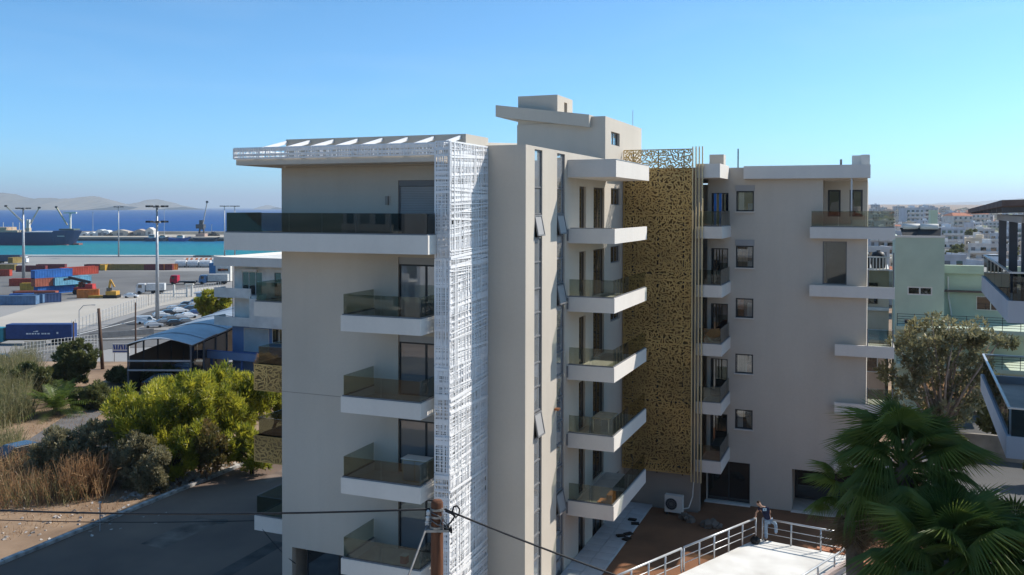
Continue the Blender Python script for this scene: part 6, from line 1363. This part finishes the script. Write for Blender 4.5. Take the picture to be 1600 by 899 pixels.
def put_house(i, p, rz, label, group=HG, sc=1.0):
    o = PROT[i] if not usedp[i] else copy_tree(PROT[i]); usedp[i] = True
    o.location = p; o.rotation_euler = (0, 0, rz); o.scale = (sc, sc, sc); o['label'] = label; o['group'] = group; o['category'] = 'house'
rt = random.Random(77); t = 165.0; cnt = 0; row = 0
ORD = 'first second third fourth fifth sixth seventh eighth ninth tenth eleventh twelfth thirteenth fourteenth fifteenth sixteenth seventeenth eighteenth nineteenth twentieth twenty-first twenty-second twenty-third twenty-fourth twenty-fifth twenty-sixth twenty-seventh twenty-eighth twenty-ninth thirtieth'.split()
CNAME = ['white', 'cream', 'grey', 'tan', 'yellow', 'blue grey', 'ivory', 'brown']; NST = {2: 'two', 3: 'three', 4: 'four', 5: 'five'}
while t < 1450:
    smin, smax = (1352 - 800) / F_PX * t, (1618 - 800) / F_PX * t; s = smin + rt.uniform(0, 8); col = 0
    while s < smax:
        tt = t * (1 + rt.uniform(-.03, .03)); i = rt.choice((0, 1, 2, 4, 5, 6, 7, 9, 10, 11, 0, 2, 6, 10, 3)); ns = [2, 3, 4, 2, 3, 5, 3, 2, 4, 3][i % 10]
        if not (t < 190 and 800 + F_PX * s / t < 1482):
            lab = '%s %s storey house%s, %s from left in %s row of town roofs' % (CNAME[i % 8], NST[ns], ' with tiled roof' if i % 5 == 3 else '', ORD[min(col, 29)], ORD[row])
            put_house(i, W(s, tt, zground(s, tt) - .3), YAW + R(rt.uniform(-35, 35)), lab, HG, rt.uniform(.62, .88)); cnt += 1; col += 1
        s += rt.uniform(8.5, 13.5)
    t *= 1.095; row += 1
for k, (px, tt, i) in enumerate(((1430, 720, 5), (1452, 740, 5), (1505, 640, 8), (1532, 700, 8))):
    put_house(i, W((px - 800) / F_PX * tt, tt, zground((px - 800) / F_PX * tt, tt) - 1), YAW + R(4), ['long grey apartment block left of the pair above the green roof', 'long grey apartment block right of the pair above the green roof', 'tall pale block above the green house annex roof', 'tall pale block beside the grey pergola posts'][k], 'large blocks in the far town', 1.15)
for k in range(3):
    tt = 950; px = (1397, 1404, 1413)[k]; s = (px - 800) / F_PX * tt; put_house((3, 1, 7)[k], W(s, tt, zground(s, tt) + 4 + k * .6), YAW, ['left of three small tall blocks on the skyline by the upper balcony glass', 'middle of three small tall blocks on the skyline by the upper balcony glass', 'right of three small tall blocks on the skyline by the upper balcony glass'][k], 'tall blocks on the skyline', .6)
# sunlit houses across the street behind the viewpoint, mirrored in the window panes
for k in range(77):
    ro, c_ = divmod(k, 11); s = -105 + c_ * 19 + (ro * 7) % 19; tb_k = -24 - ro * 44 - (k % 3) * 4; i = (0, 8, 1, 6, 5, 2, 4, 8, 9, 6, 5)[(k * 4) % 11] if ro < 2 else (0, 3, 1, 6, 4, 8, 3, 2, 9, 11, 5)[k % 11]
    put_house(i, W(s, tb_k, zground(s, tb_k) - .5), YAW + math.pi + R((k * 37) % 14 - 7), 'sunlit house across the street, seen only mirrored in the window panes', 'houses mirrored in the windows', 1.2 if ro < 2 else 1.0)
for i in range(12):
    if not usedp[i]: put_house(i, W(200 + 12 * i, 300, zground(200 + 12 * i, 300)), YAW, 'pale flat roofed town house among the nearer roofs beyond the green house')
# dark trees dotted through the town
TP = None; tpx = sorted(rt.uniform(1484, 1598) for _ in range(16))
for k in range(16):
    tt = rt.uniform(150, 500); px = tpx[k]; tl_ = 'dark green tree, %s from the left among the town roofs' % ORD[k]; s = (px - 800) / F_PX * tt; p = W(s, tt, zground(s, tt))
    if TP is None: TP = tree('town_tree', tl_, 'tree', p, [((0, 0, 4.0), (2.4, 2.4, 2.2)), ((.8, .3, 5.6), (1.7, 1.7, 1.6))], shrub_l, bark, 60, .55, .25, 50, .7, .4, 99, .25, group='trees between the town roofs')
    else:
        o = copy_tree(TP); o.location = p; o.scale = [rt.uniform(.7, 1.4)] * 3; o['label'] = tl_
for k, (x, y, sc) in enumerate(((4.2, 72, .42), (6.0, 74, .5), (8.2, 71, .45), (10.5, 73.5, .55), (12.8, 70, .5), (14.5, 74, .6), (5.2, 62, .33), (9.5, 61, .36))):
    o = copy_tree(TP); o.name = 'garden_shrub'; o.location = (x, y, .3); o.scale = (sc, sc, sc); o.rotation_euler = (0, 0, k * 1.3); o['category'] = 'shrub'; o['group'] = 'shrubs in front of the green house'; o['label'] = ('first second third fourth fifth sixth seventh eighth'.split()[k] + (' shrub from the left below the green house balcony' if k < 6 else ' shrub, standing before the low garden wall'))
# ---- air: pale haze over sea and town
hz = bpy.data.materials.new('sea_haze'); hz.use_nodes = True; N = hz.node_tree.nodes; N.remove(N['Principled BSDF']); pv = N.new('ShaderNodeVolumePrincipled'); pv.inputs['Color'].default_value = (.80, .90, 1.0, 1); pv.inputs['Density'].default_value = 0.00009; pv.inputs['Anisotropy'].default_value = .25
hz.node_tree.links.new(pv.outputs[0], N['Material Output'].inputs['Volume'])
mb = MB(); mb.box(-46000, 46000, -2500, 46000, -40, 420); tag(mb.build('haze', hz), kind='stuff')
